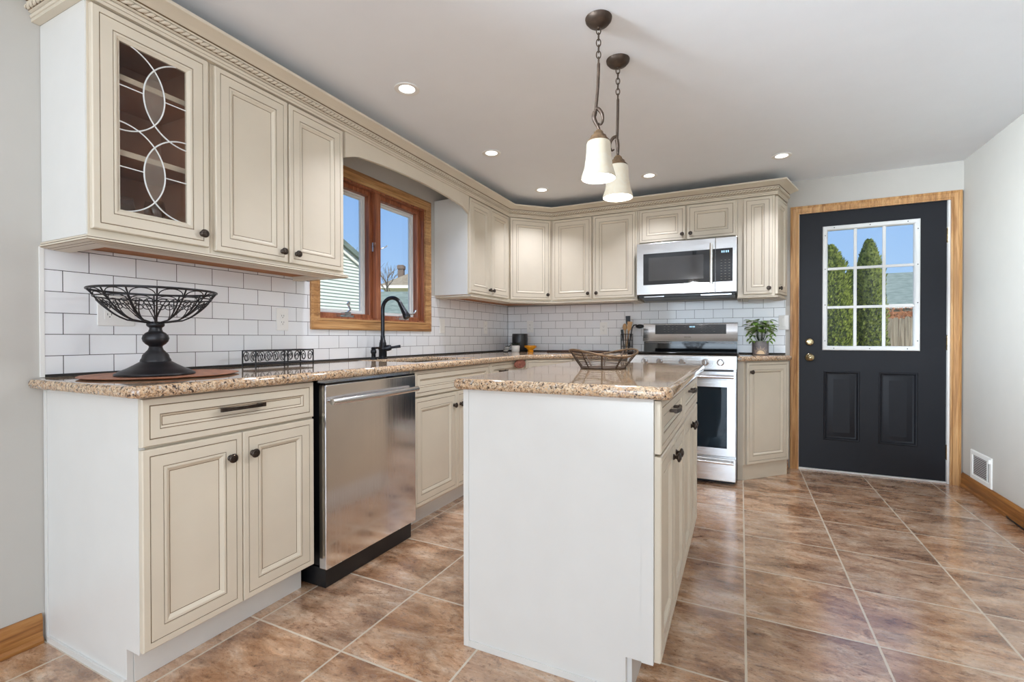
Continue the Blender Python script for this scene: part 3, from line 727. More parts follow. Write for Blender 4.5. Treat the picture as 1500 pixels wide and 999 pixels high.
for fz in (.742, .262):
    zc = h0 + gh * fz; arc(zc, True); arc(zc, False)
    xl, xr = g1 - gw * .655, g0 + gw * .655
    if fz < .5 or True:
        m.tube([(g0, .0085, zc), (xl, .0085, zc)], .0022, 6); m.tube([(xr, .0085, zc), (g1, .0085, zc)], .0022, 6)
m.build('lead_came', 'white_frame', dr, smooth=60)
for fz in (.742, .262):
    zc = h0 + gh * fz; b_, a_ = gh * .264, gw * .655; gc = (g0 + g1) / 2; tt = math.acos(.5 / .655); P1 = []
    for i in range(17): t = -tt + 2 * tt * i / 16; P1.append((g0 + a_ * math.cos(t), zc + b_ * math.sin(t)))
    for i in range(1, 16): t = tt - 2 * tt * i / 16; P1.append((g1 - a_ * math.cos(t), zc + b_ * math.sin(t)))
    q = MB(T); nn = len(P1); q.add([(x, .0066, z) for x, z in P1] + [(gc + (x - gc) * .8, .0082, zc + (z - zc) * .9) for x, z in P1], [(i, (i + 1) % nn, (i + 1) % nn + nn, i + nn) for i in range(nn)] + [tuple(range(nn, 2 * nn))])
    q.build('bevelled_lens', 'lens_glass', dr)
# glassware on the bottom shelf
for i, (gx_, gy_) in enumerate(((.11, -.16), (.19, -.20), (.27, -.15))):
    wx, wy = UX + gy_, y0 + gx_
    o = thing('drinking_glass', None, 'glass', (wx, wy, 1.4152), 0, 'stemmed glasses in the glass-front cabinet')
    o['label'] = ('left stemmed glass behind the leaded glass door', 'middle stemmed glass behind the leaded glass door', 'right stemmed glass behind the leaded glass door')[i]
    q = MB(); q.lathe([(.03, .0), (.03, .002), (.005, .006), (.004, .07), (.012, .08), (.032, .10), (.036, .13), (.030, .165), (.0285, .165), (.034, .13), (.030, .102), (.01, .083), (.0001, .082)], (0, 0, 0), 20); q.build('bowl', 'ware', o, smooth=50)

y0 = -.1380
c = thing('wall_cabinet', 'cream two-door wall cabinet left of the window, beside the glass-front cabinet', 'cabinet', (UX, y0, 0), PI / 2)
wU = .556 - y0
upper_body(c, wU, UX - .002)
mid = .208 - y0
cdoor(c, T, .011, mid - .0045, 1.400, 2.128, (mid - .036, 1.445)); cdoor(c, T, mid + .0045, wU - .018, 1.400, 2.128, (mid + .040, 1.445))
y0 = 1.812
c = thing('wall_cabinet', 'cream two-door wall cabinet with white side, right of the window', 'cabinet', (UX, y0, 0), PI / 2)
wU = 2.4995 - y0
upper_body(c, wU, UX - .002)
m = MB(T); m.box(-.004, .0003, -(UX - .002), -.001, UZ0 + .0035, UZ1); m.build('end_panel', 'white_panel', c)
mid = 2.150 - y0
cdoor(c, T, .006, mid - .0025, 1.400, 2.128, (mid - .030, 1.445)); cdoor(c, T, mid + .0025, wU - .012, 1.400, 2.128, (mid + .030, 1.445))
# diagonal corner upper
c = thing('corner_wall_cabinet', 'cream diagonal one-door wall cabinet in the back left corner', 'cabinet', (UX, 2.500, 0))
m = MB(); m.prism([(-UX + .002, 0), (0, 0), (.305, .305), (.305, .608), (-UX + .002, .608)], UZ0 + .0035, UZ1); m.build('body', 'cream', c)
m = MB(); m.prism([(-UX + .002, .001), (-.02, .001), (.285, .306), (.304, .326), (.304, .607), (-UX + .002, .607)], UZ0, UZ0 + .003); m.build('underside', 'raw_wood', c)
cdoor(c, TD2, .020, .412, 1.400, 2.128, (.378, 1.447))
# back two-door upper
c = thing('wall_cabinet', 'cream two-door wall cabinet on the back wall left of the microwave', 'cabinet', (.6105, 2.805, 0))
upper_body(c, 1.390 - .6105, .303)
mid = 1.000 - .6105
cdoor(c, T, .016, mid - .007, 1.400, 2.128, (mid - .036, 1.447)); cdoor(c, T, mid + .007, 1.374 - .6105, 1.400, 2.128, (mid + .040, 1.447))
# over the microwave
c = thing('wall_cabinet', 'short cream wall cabinet with two small doors above the microwave', 'cabinet', (1.3905, 2.805, 0))
upper_body(c, 2.164 - 1.3905, .303, zb=1.838)
mid = 1.785 - 1.3905
cdoor(c, T, .022, mid - .006, 1.853, 2.128, (mid - .030, 1.898)); cdoor(c, T, mid + .006, 2.152 - 1.3905, 1.853, 2.128, (mid + .034, 1.898))
# angled end upper
c = thing('wall_cabinet', 'cream wall cabinet with a front door and an angled end door, right of the microwave', 'cabinet', (2.1645, 2.805, 0))
E0, E1 = (2.418 - 2.1645, 0.), (2.508 - 2.1645, .303)
m = MB(); m.prism([(.0005, 0), E0, E1, (.0005, .303)], UZ0 - .010, UZ1); m.build('body', 'cream', c)
cdoor(c, T, 2.205 - 2.1645, 2.402 - 2.1645, 1.388, 2.128, (2.378 - 2.1645, 1.430))
eang = math.atan2(E1[1], E1[0] - E0[0]); eL = math.hypot(E1[0] - E0[0], E1[1])
TE = F(E0[0], E0[1], eang)
cdoor(c, TE, .010, eL - .012, 1.388, 2.128, (.045, 1.430))

# valance over the window
c = thing('valance', 'cream arched valance board bridging the cabinets above the window', 'valance')
n = 40; ya, yb = .5565, 1.8075; pts = []
for i in range(n + 1):
    t = i / n; y = ya + (yb - ya) * t; s_ = abs(2 * t - 1)
    z = 2.064 - .040 * s_ ** 2.2 - .022 * max(0, (s_ - .86) / .14)
    pts.append((y, z))
mbv = MB(); P = []
for x in (.303, .321):
    for y, z in pts: P += [(x, y, z), (x, y, UZ1)]
k = 2 * (n + 1); fs = []
for i in range(n):
    a = 2 * i
    fs += [(a, a + 1, a + 3, a + 2), (k + a, k + a + 2, k + a + 3, k + a + 1), (a, a + 2, k + a + 2, k + a), (a + 1, k + a + 1, k + a + 3, a + 3)]
fs += [(0, k, k + 1, 1), (2 * n, 2 * n + 1, k + 2 * n + 1, k + 2 * n)]
mbv.add(P, fs); mbv.build('board', 'cream', c)

# crown moulding with rope bead, running along all uppers
c = thing('crown_molding', 'cream crown molding with twisted rope bead along the top of all wall cabinets', 'molding')
path = [(.002, YE - .004), (UX, YE - .004), (UX, 2.500), (.610, 2.805), (2.418, 2.805), (2.506, 3.106)]
prof = [(0, 2.1355), (.0225, 2.1355), (.0225, 2.146), (.0215, 2.1475), (.0245, 2.149), (.0265, 2.155), (.0245, 2.160), (.0215, 2.161), (.0215, 2.1635), (.0255, 2.165), (.0300, 2.168), (.0285, 2.170), (.0285, 2.189), (.0340, 2.1905), (.0350, 2.196), (.0330, 2.198), (.0330, 2.2003), (.0370, 2.2010), (.0440, 2.2045), (.0560, 2.2095), (.0700, 2.2140), (.0860, 2.2175), (.0940, 2.2190), (.0960, 2.2210), (.0960, 2.2310), (0, 2.2310)]
mis = [0, 0, 1, 0, 0, 0, 1, 1, 0, 0, 1, 1, 0, 0, 1, 1, 1, 0, 0, 0, 0, 0, 0, 0, 0, 0]
m = MB(); m.sweep(path, prof, mis, True); m.build('profile', ['cream', 'glaze'], c, smooth=25)
# rope: two twisted strands
m = MB()
def offs_path(path, o):
    out = []
    for i in range(len(path)):
        ns = []
        for a, b in ((i - 1, i), (i, i + 1)):
            if a < 0 or b >= len(path): continue
            d_ = (Vector(path[b]) - Vector(path[a])).normalized(); ns.append(Vector((d_.y, -d_.x)))
        q = ns[0] if len(ns) == 1 else (lambda w: w / w.dot(ns[0]))((ns[0] + ns[1]).normalized())
        out.append(Vector(path[i]) + q * o)
    return out
rp = offs_path(path, .0325)
for a, b in zip(rp[:-1], rp[1:]):
    d_ = b - a; Ln = d_.length; d_.normalize(); nr = Vector((d_.y, -d_.x)); ns = int(Ln / .0035); K = 14; pts = []
    for i in range(ns + 1):
        s_ = Ln * i / ns
        for j in range(K):
            t = 2 * PI * j / K
            r = .0092 * (.66 + .36 * abs(math.cos(t - 2 * PI * s_ / .046)))
            o = r * math.cos(t); h = r * math.sin(t); q = a + d_ * s_ + nr * (o - .001)
            pts.append((q.x, q.y, 2.1795 + h))
    base_ = len(m.v); m.add(pts, [])
    for i in range(ns):
        for j in range(K):
            t = 2 * PI * (j + .5) / K; s_ = Ln * (i + .5) / ns
            m.f.append([base_ + v for v in (i * K + j, i * K + (j + 1) % K, (i + 1) * K + (j + 1) % K, (i + 1) * K + j)])
            m.mi.append(1 if abs(math.cos(t - 2 * PI * s_ / .046)) < .22 else 0)
m.build('rope_bead', ['cream', 'glaze'], c, smooth=60)

# light rails under the uppers
RAIL = [(-.052, 1.3845), (.026, 1.3845), (.026, 1.379), (.0235, 1.3785), (.0235, 1.3770), (.0275, 1.3765), (.0285, 1.3715), (.0265, 1.3705), (.0250, 1.3690), (.010, 1.3660), (.0085, 1.3675), (.0065, 1.3660), (-.006, 1.3640), (-.0075, 1.3655), (-.0095, 1.3640), (-.052, 1.3620)]
RAILM = [0, 0, 1, 1, 1, 0, 0, 1, 0, 1, 1, 0, 1, 1, 0, 0]
def rail(label, path):
    o = thing('light_rail', label, 'molding', (0, 0, 0), 0, 'light rails under the wall cabinets')
    m = MB(); m.sweep(path, RAIL, RAILM, True); m.build('profile', ['cream', 'glaze'], o)
rail('stepped cream light rail under the wall cabinets left of the window', [(.009, YE - .004 + .02), (UX, YE - .004 + .02), (UX, .536), (.009, .536)])
rail('stepped cream light rail from right of the window around the corner to the microwave', [(.009, 1.812 + .024), (UX, 1.812 + .024), (UX, 2.500), (.610, 2.805), (1.372, 2.805), (1.372, 3.100)])
rail('stepped cream light rail under the cabinet right of the microwave', [(2.19, 3.10), (2.19, 2.805), (2.418, 2.805), (2.49, 3.098)])
for o in [x for x in bpy.data.objects if x.name.startswith('light_rail')]:
    if 'right of the microwave' in o['label']: o.location.z = -.0105

# ------------------------------------------------------------------ countertops (bullnose slab from a filled curve)
def slab(name, poly, holes=(), z0=.880, z1=.917, parent=None, r=.0155, corner=None):
    cu = bpy.data.curves.new(name, 'CURVE'); cu.dimensions = '2D'; cu.fill_mode = 'BOTH'
    th = (z1 - z0) / 2; cu.bevel_depth = r; cu.bevel_resolution = 5; cu.extrude = th - r; cu.resolution_u = 6
    def inset(pl, r_, sgn):
        n = len(pl); out = []
        for i in range(n):
            p0, p1, p2 = Vector(pl[i - 1]), Vector(pl[i]), Vector(pl[(i + 1) % n])
            d1 = (p1 - p0).normalized(); d2 = (p2 - p1).normalized()
            n1 = Vector((-d1.y, d1.x)); n2 = Vector((-d2.y, d2.x)); mm = (n1 + n2).normalized()
            out.append(p1 + mm * (r_ / max(.3, mm.dot(n1))) * sgn)
        return out
    def rnd(pl, rads):
        out = []; n = len(pl)
        for i in range(n):
            rr = rads[i] if rads else 0
            if rr <= 0: out.append(pl[i]); continue
            a = (pl[i - 1] - pl[i]).normalized(); b = (pl[(i + 1) % n] - pl[i]).normalized()
            for q in range(7):
                t = q / 6; p = pl[i] + a * rr * (1 - t) ** 2 + b * rr * t ** 2; out.append(p)
        return out
    loops = [rnd(inset(poly, r, 1), corner)] + [rnd(inset(h, r, -1), [.03] * len(h)) for h in holes]
    for lp in loops:
        s = cu.splines.new('POLY'); s.points.add(len(lp) - 1); s.use_cyclic_u = True
        for i, p in enumerate(lp): s.points[i].co = (p.x, p.y, 0, 1)
    tmp = bpy.data.objects.new('tmp', cu); COL.objects.link(tmp)
    dg = bpy.context.evaluated_depsgraph_get(); me = bpy.data.meshes.new_from_object(tmp.evaluated_get(dg))
    bpy.data.objects.remove(tmp); bpy.data.curves.remove(cu)
    me.name = name; me.materials.clear(); me.materials.append(M['granite'])
    for p in me.polygons: p.use_smooth = True
    me.set_sharp_from_angle(angle=math.radians(40))
    o = bpy.data.objects.new(name, me); COL.objects.link(o); o.location.z = (z0 + z1) / 2
    if parent: o.parent = parent
    return o
SY0, SY1, SX0, SX1 = .86, 1.54, .125, .545
hole = [(SX0, SY0), (SX0, SY1), (SX1, SY1), (SX1, SY0)][::-1]
o = slab('countertop', [(.0015, -.568), (.648, -.568), (.648, 2.170), (.940, 2.462), (1.3985, 2.462), (1.3985, YB - .0015), (.0015, YB - .0015)], [hole], corner=[0, .03, .0, .0, 0, 0, 0])
tag(o, 'tan speckled granite countertop running along the left wall around to the range', 'countertop')
o = slab('countertop', [(2.1665, 2.495), (2.214, 2.495), (2.538, 2.846), (2.538, YB - .0015), (2.1665, YB - .0015)], corner=[0, .02, .02, 0, 0])
tag(o, 'small angled granite countertop right of the range under the potted plant', 'countertop')
o = slab('countertop', [(1.302, .052), (2.020, .052), (2.020, 1.350), (1.302, 1.350)], corner=[.018, .018, .018, .018])
tag(o, 'granite countertop of the kitchen island', 'countertop')

# sink under the cut-out
c = thing('sink', 'stainless undermount sink set in the granite below the window', 'sink', ((SX0 + SX1) / 2, (SY0 + SY1) / 2, .70))
hx, hy = (SX1 - SX0) / 2 + .004, (SY1 - SY0) / 2 + .004
m = MB(); 
def rr(hx, hy, r, z, n=6):
    out = []
    for cx_, cy_, a0 in ((hx - r, hy - r, 0), (-hx + r, hy - r, PI / 2), (-hx + r, -hy + r, PI), (hx - r, -hy + r, 1.5 * PI)):
        for i in range(n + 1): a = a0 + PI / 2 * i / n; out.append((cx_ + r * math.cos(a), cy_ + r * math.sin(a), z))
    return out
loops = [rr(hx + .015, hy + .015, .05, .1775), rr(hx, hy, .05, .1775), rr(hx - .006, hy - .006, .06, .02), rr(hx - .03, hy - .03, .07, .0)]
K = len(loops[0]); m.add([p for l in loops for p in l], [(i * K + j, i * K + (j + 1) % K, (i + 1) * K + (j + 1) % K, (i + 1) * K + j) for i in range(3) for j in range(K)] + [tuple(3 * K + j for j in range(K))])
m.build('basin', 'steel', c, smooth=40)
m = MB(); m.lathe([(.045, .001), (.045, .004), (.036, .005), (.030, .003), (.0001, .003)], (0, 0, 0), 24); m.build('drain', 'chrome', c, smooth=40)

# ------------------------------------------------------------------ faucet + side sprayer
c = thing('faucet', 'black gooseneck pull-down faucet behind the sink', 'faucet', (.082, 1.112, .9172), .04)
m = MB(); m.lathe([(.030, .0), (.030, .006), (.026, .010), (.026, .055), (.029, .060), (.029, .075), (.024, .082), (.022, .105), (.0185, .112), (.019, .118), (.015, .126), (.0145, .15), (.0001, .15)], (0, 0, 0), 28); m.build('base', 'faucet_black', c, smooth=40)
R_, zc = .074, .322
pth = [(0, 0, .14), (0, 0, .20), (0, 0, .28)] + [(R_ - R_ * math.cos(PI * i / 20), 0, zc + R_ * math.sin(PI * i / 20)) for i in range(18)]
m = MB(); m.tube(pth, .0125, 14); m.build('gooseneck', 'faucet_black', c, smooth=60)
e_ = Vector(pth[-1]); dr_ = (Vector(pth[-1]) - Vector(pth[-2])).normalized()
m = MB(); m.tube([e_ - dr_ * .004, e_ + dr_ * .012, e_ + dr_ * .03, e_ + dr_ * .07, e_ + dr_ * .10, e_ + dr_ * .106], [.0145, .0150, .0155, .0195, .0245, .0225], 18); m.build('spray_head', 'faucet_black', c, smooth=50)
m = MB(); m.tube([(.018, 0.0, .068), (.038, .012, .072), (.052, .02, .074)], [.020, .020, .016], 16); m.tube([(.052, .02, .074), (.066, .028, .076), (.104, .050, .082)], [.009, .008, .010], 10); m.build('lever', 'faucet_black', c, smooth=50)
c = thing('side_sprayer', 'short black soap pump left of the faucet', 'soap pump', (.085, 1.022, .9172))
m = MB(); m.lathe([(.021, 0), (.021, .006), (.014, .010), (.0135, .035), (.018, .042), (.018, .056), (.014, .062), (.016, .072), (.010, .078), (.0001, .078)], (0, 0, 0), 22); m.build('body', 'faucet_black', c, smooth=40)
m = MB(); m.tube([(.0, 0, .070), (.025, .006, .073), (.055, .014, .070)], [.007, .006, .005], 8); m.build('spout', 'faucet_black', c, smooth=40)

# ------------------------------------------------------------------ dishwasher
c = thing('dishwasher', 'stainless steel dishwasher with bar handle under the left counter', 'dishwasher', (.637, .129, 0), PI / 2)
w = .603
m = MB(T); m.box(.012, w - .012, -.60, -.045, .09, .862); m.build('tub', 'black_plastic', c)
m = MB(T); m.box(0, w, -.042, 0, .085, .858); m.build('door', 'steel_v', c, bevel=.004)
m = MB(T); m.box(.002, w - .002, -.0415, -.004, .8585, .866); m.build('control_strip', 'black_glass', c)
m = MB(T); m.box(.012, w - .020, -.58, -.018, .002, .083); m.build('kick_plate', 'black_plastic', c)
m = MB(T)
hp = [(.006 + (w - .030) * i / 10, .030 + .012 * (1 - ((i - 5) / 5) ** 2), .789) for i in range(11)]
m.tube(hp, .0135, 16)
for a in (.05, w - .05): m.tube([(a, .0005, .789), (a, .034, .789)], .008, 10)
m.build('handle', 'steel', c, smooth=50)
m = MB(T); m.box(-.003, w + .003, -.05, -.042, .8665, .8785); m.build('mounting_strip', 'steel', c)

# ------------------------------------------------------------------ range
RX0, RW = 1.402, .760
c = thing('range', 'stainless electric range with glass cooktop and five knobs', 'range', (RX0, 2.400, 0))
m = MB(T); m.box(.002, RW - .002, -.690, -.03, .03, .905); m.build('body', 'steel', c)
m = MB(T); m.box(.0, RW, -.630, -.006, .906, .926); m.build('cooktop', 'black_glass', c, bevel=.003)
P = [(-.012, .926), (.010, .926), (.022, .933), (.024, .941), (.018, .9455), (-.012, .9455)]
m = MB(T); n = len(P); m.add([(-.002, d, z) for d, z in P] + [(RW + .002, d, z) for d, z in P], [tuple(range(n)), tuple(range(2 * n - 1, n - 1, -1))] + [(i, (i + 1) % n, (i + 1) % n + n, i + n) for i in range(n)])
m.build('front_rim', 'black_glass', c, smooth=40)
P = [(-.029, .822), (.018, .822), (.026, .828), (.026, .918), (.020, .9255), (-.005, .9255), (-.029, .9255)]
m = MB(T); n = len(P); m.add([(0, d, z) for d, z in P] + [(RW, d, z) for d, z in P], [tuple(range(n)), tuple(range(2 * n - 1, n - 1, -1))] + [(i, (i + 1) % n, (i + 1) % n + n, i + n) for i in range(n)])
cpn = m.build('control_panel', 'steel', c)
for kx in (1.530, 1.640, 1.800, 1.957, 2.058):
    m = MB(T); a = kx - RX0
    m.lathe([(.0001, .058), (.015, .058), (.0185, .054), (.0195, .034), (.024, .032), (.0255, .0265)], (a, 0, .876), 24, 'y')
    m.box(a - .005, a + .005, .0585, .068, .876 - .019, .876 + .019)
    m.build('burner_knob', 'chrome', c, smooth=40)
# back guard: curved steel face over a black base
P = [(-.690, .927), (-.640, .927), (-.640, 1.018), (-.690, 1.018)]
m = MB(T); m.box(.002, RW - .002, -.690, -.645, .9265, 1.020); m.build('backguard_base', 'black_glass', c)
P = [(-.690, 1.022), (-.612, 1.022), (-.618, 1.035), (-.636, 1.075), (-.644, 1.110), (-.646, 1.165), (-.650, 1.176), (-.658, 1.180), (-.690, 1.180)]
m = MB(T); n = len(P); m.add([(-.002, d, z) for d, z in P] + [(RW + .002, d, z) for d, z in P], [tuple(range(n)), tuple(range(2 * n - 1, n - 1, -1))] + [(i, (i + 1) % n, (i + 1) % n + n, i + n) for i in range(n)])
bg = m.build('backguard', 'steel', c, smooth=40)
P = [(.095, -.6435, 1.083), (.672, -.6435, 1.083)]
m = MB(T); m.add([(.100, -.6375, 1.084), (.676, -.6375, 1.084), (.676, -.6440, 1.166), (.100, -.6440, 1.166), (.100, -.65, 1.084), (.676, -.65, 1.084), (.676, -.65, 1.166), (.100, -.65, 1.166)], [(0, 1, 2, 3), (0, 4, 5, 1), (3, 2, 6, 7), (0, 3, 7, 4), (1, 5, 6, 2)])
for r_ in range(3):
    for k_ in range(13):
        if k_ in (4, 8) or (r_ == 0 and k_ in (5, 6, 7)): continue
        a = .175 + k_ * .0335; z = 1.104 + r_ * .022; m.box(a, a + .013, -.6415 - .0006 * r_ - .0003, -.6400 - .0012 * r_ + .0008, z, z + .0035, 1)
dp = m.build('display_panel', ['black_glass', 'grey_key'], bg)
m = MB(T)
for a in (.388, .399, .412, .423): m.box(a, a + .007, -.645, -.6412, 1.141, 1.153)
m.build('clock_digits', 'display', dp)
m = MB(T); m.box(.345, .370, -.632, -.6265, 1.0555, 1.0605); m.box(.374, .400, -.632, -.6265, 1.0555, 1.0605); m.build('badge', 'grey_key', bg)
for a0, a1 in ((.02, .24), (.52, .74)):
    m = MB(T); m.tube([(a0, -.638, 1.012), (a0 + .02, -.634, 1.010), (a1 - .02, -.634, 1.008), (a1, -.638, 1.006)], .003, 6); m.build('vent_trim', 'chrome', c)
# oven door with window
m = MB(T); oz0, oz1 = .205, .812
m.frame(.003, RW - .003, oz0, oz1, [(0, -.028), (0, .016), (.004, .020), (.058, .020), (.060, .014), (.060, -.028), (0, -.028)], [0] * 6)
# wider top rail
m.box(.062, RW - .062, -.026, .0195, oz1 - .112, oz1 - .0605)
od = m.build('oven_door', 'steel', c)
m = MB(T); m.box(.061, RW - .061, .006, .010, oz0 + .061, oz1 - .1125); m.build('oven_window', 'oven_glass', od)
m = MB(T); m.box(.061, RW - .061, -.026, -.020, oz0 + .061, oz1 - .1125); m.build('reflection_liner', 'oven_reflection', od)  # backing behind the oven glass, coloured to imitate a reflection
m = MB(T); m.box(.02, RW - .02, -.02, .012, oz1 + .001, .8205); m.build('door_gap', 'black_plastic', c)
m = MB(T); m.tube([(.018, .062, .775), (RW - .018, .062, .775)], .0125, 14)
for a in (.04, RW - .04): m.tube([(a, .0205, .775), (a, .06, .775)], .009, 10)
m.build('handle', 'steel', od, smooth=50)
m = MB(T); m.box(.003, RW - .003, -.028, .018, .028, .190)
dw = m.build('storage_drawer', 'steel', c, bevel=.004)
m = MB(T); m.tube([(.018, .045, .166), (RW - .018, .045, .166)], .011, 12)
for a in (.04, RW - .04): m.tube([(a, .0185, .166), (a, .045, .166)], .008, 10)
m.build('handle', 'steel', dw, smooth=50)
m = MB(T); m.box(.01, RW - .01, -.60, -.05, .001, .029); m.build('foot_rail', 'black_plastic', c)

# ------------------------------------------------------------------ microwave
MX0, MW = 1.4025, .757
c = thing('microwave', 'stainless over-the-range microwave with black window', 'microwave', (MX0, 2.715, 0))
m = MB(T); m.box(.001, MW - .001, -.388, -.026, 1.408, 1.833); m.build('body', 'steel', c)
m = MB(T); m.box(.0, .604, -.025, .0, 1.408, 1.832); md = m.build('door', 'steel', c, bevel=.003)
m = MB(T); m.box(.606, MW, -.025, .0, 1.408, 1.832); mp = m.build('control_panel', 'steel', c, bevel=.003)
m = MB(T); m.box(.055, .603, .0004, .004, 1.488, 1.745); gl_ = m.build('glass', 'black_glass', md, bevel=.001)
m = MB(T); m.box(.098, .520, .0041, .0046, 1.520, 1.710); m.build('window', 'screen_mesh', gl_)
m = MB(T); m.box(.607, .728, .0004, .004, 1.488, 1.745)
for r_ in range(8):
    for k_ in range(3): a = .643 + k_ * .028; z = 1.505 + r_ * .021; m.box(a, a + .011, .0041, .0045, z, z + .0035, 1)
kp = m.build('keypad', ['black_glass', 'grey_key'], mp)
m = MB(T)
for a in (.648, .662, .678, .692): m.box(a, a + .009, .0041, .0046, 1.712, 1.728)
m.build('clock_digits', 'display', kp)
m = MB(T); m.tube([(.577, .042, 1.468), (.577, .042, 1.785)], .0115, 14)
for z in (1.50, 1.755): m.tube([(.577, .0005, z), (.577, .042, z)], .008, 10)
m.build('handle', 'steel_v', md, smooth=50)
m = MB(T); m.box(.332, .40, .0002, .0012, 1.449, 1.4535); m.build('badge', 'grey_key', md)
m = MB(T); m.box(.015, MW - .01, -.37, -.012, 1.382, 1.4075); v_ = m.build('vent_base', 'black_plastic', c, bevel=.004)
for a0, a1 in ((.06, .22), (.50, .72)):
    m = MB(T); m.box(a0, a1, -.0115, -.008, 1.387, 1.395); m.build('filter_clip', 'chrome', v_)

# ------------------------------------------------------------------ island
IX0, IX1, IY0, IY1 = 1.335, 1.966, .086, 1.318
c = thing('kitchen_island', 'white and cream kitchen island cabinet with two drawers and four doors', 'island', (IX1, IY0, 0), PI / 2)
Li, Wi = IY1 - IY0, IX1 - IX0
m = MB(T); m.box(.019, Li, -Wi, 0, .122, BTOP); m.build('body', 'cream', c)
m = MB(T); m.box(.019, Li - .02, -Wi + .0, -.065, .0005, .1215); m.build('toe_kick', 'white_panel', c)
poly = [(-Wi, .0005), (-.079, .0005), (-.079, .119), (.0, .119), (.0, BTOP), (-Wi, BTOP)]
n = len(poly); m = MB(T); m.add([(0, d, z) for d, z in poly] + [(.0185, d, z) for d, z in poly], [tuple(range(n)), tuple(range(2 * n - 1, n - 1, -1))] + [(i, (i + 1) % n, (i + 1) % n + n, i + n) for i in range(n)])
ep = m.build('end_panel', 'white_panel', c, bevel=.0012)
for d0, d1, zz in ((-Wi, -Wi + .020, .0005), (-.034, -.0005, .1195)):
    m = MB(T); m.box(-.004, -.0003, d0, d1, zz, BTOP - .001); m.build('corner_strip', 'white_panel', ep)
m = MB(T); m.box(-.004, -.0003, -Wi + .0205, -.0795, .0005, .022); m.build('shoe_strip', 'white_panel', ep)
for u0, u1 in ((.006, .612), (.618, Li - .004)):
    mid = (u0 + u1) / 2
    d = cdoor(c, T, u0, u1, .722, .874, drawer=True); pull(d, T, mid - .02, .815, .060, .0118)
    cdoor(c, T, u0, mid - .0015, .124, .714, (mid - .036, .655)); cdoor(c, T, mid + .0015, u1, .124, .714, (mid + .036, .655))

# ------------------------------------------------------------------ pendants and recessed lights
def smooth_path(pts, rads, k=5):
    """Catmull-Rom through the points, radii interpolated"""
    P = [Vector(p) for p in pts]; op, orr = [], []
    for i in range(len(P) - 1):
        p0, p1, p2, p3 = P[max(i - 1, 0)], P[i], P[i + 1], P[min(i + 2, len(P) - 1)]
        for j in range(k):
            t = j / k
            op.append(.5 * ((2 * p1) + (p2 - p0) * t + (2 * p0 - 5 * p1 + 4 * p2 - p3) * t * t + (3 * p1 - p0 - 3 * p2 + p3) * t ** 3)); orr.append(rads[i] + (rads[i + 1] - rads[i]) * t)
    op.append(P[-1]); orr.append(rads[-1]); return op, orr
def pendant(label, x, y, zb, sway, ph):
    c = thing('pendant_light', label, 'pendant light', (x, y, HC), ph)
    z = lambda h: h - HC
    m = MB(); m.lathe([(.0001, -.034), (.012, -.034), (.020, -.030), (.040, -.022), (.050, -.010), (.052, -.0005)], (0, 0, 0), 32); m.build('canopy', 'dark_bronze', c, smooth=40)
    m = MB(); z0 = -.036; m.tube([(0, 0, -.030), (0, 0, -.042)], .004, 8)
    nl = 6; Ln = .030
    for i in range(nl):
        zc_ = z0 - .008 - i * .0235; pts = []
        for k in range(16):
            t = 2 * PI * k / 16; a = .0085 * math.cos(t); b = Ln / 2 * math.sin(t)
            pts.append((a, 0, zc_ + b - .004) if i % 2 == 0 else (0, a, zc_ + b - .004))
        m.tube(pts, .0022, 6, True)
    m.build('chain', 'dark_bronze', c, smooth=60)
    zt, zl = z(2.125), z(zb + .248)
    m = MB(); pts = []
    for i in range(13):
        t = i / 12; pts.append((-sway * (t ** 2) * (1.0 - .25 * t), 0, zt + (zl - zt) * t))
    m.tube([(0, 0, zt + .006)] + pts, [.0045] + [.0062] * 13, 10); m.build('rod', 'dark_bronze', c, smooth=60)
    ex = pts[-1][0]
    m = MB(); lp = [(ex, 0, zl + .03), (ex + .004, 0, zl + .028), (ex + .016, 0, zl + .022), (ex + .028, 0, zl + .004), (ex + .030, 0, zl - .020), (ex + .022, 0, zl - .035), (ex + .012, 0, zl - .03)]
    m.tube(*smooth_path(lp, [.006, .007, .0075, .0065, .005, .004, .003]), 10); m.tube(*smooth_path([(ex, 0, zl + .014), (ex - .004, 0, zl - .012), (.0, 0, zl - .05), (.0, 0, z(zb + .185))], [.0090, .0085, .006, .006]), 10)
    m.build('scroll_hook', 'dark_bronze', c, smooth=60)
    b0 = z(zb)
    m = MB(); m.lathe([(.0001, b0 + .192), (.010, b0 + .190), (.018, b0 + .182), (.020, b0 + .174), (.030, b0 + .166), (.033, b0 + .158), (.044, b0 + .146), (.045, b0 + .142)], (0, 0, 0), 28); m.build('cap', 'cap_bronze', c, smooth=40)
    pr = [(.043, .145), (.0465, .135), (.0475, .110), (.049, .085), (.053, .062), (.0535, .058), (.0530, .054), (.057, .038), (.0625, .020), (.0665, .006), (.0660, .0), (.0630, .001), (.0590, .014), (.0535, .034), (.049, .058), (.0455, .090), (.0435, .130), (.040, .142)]
    m = MB(); m.lathe([(r, b0 + h) for r, h in pr], (0, 0, 0), 40); m.build('glass_shade', 'shade', c, smooth=60)
    m = MB(); m.sphere((0, 0, b0 + .085), .022, 14, 10); m.tube([(0, 0, b0 + .10), (0, 0, b0 + .155)], .012, 10); m.build('bulb', 'bulb', c, smooth=60)
    l_ = light('pendant_lamp', 'POINT', (x, y, zb + .022), PEND_W, PEND_COL, shadow_soft_size=.03)
pendant('nearer dark bronze pendant with bell glass shade hanging over the island', 1.684, .524, 1.678, .018, .44)
pendant('farther dark bronze pendant with bell glass shade hanging over the island', 1.687, .834, 1.685, -.006, .44 + PI)
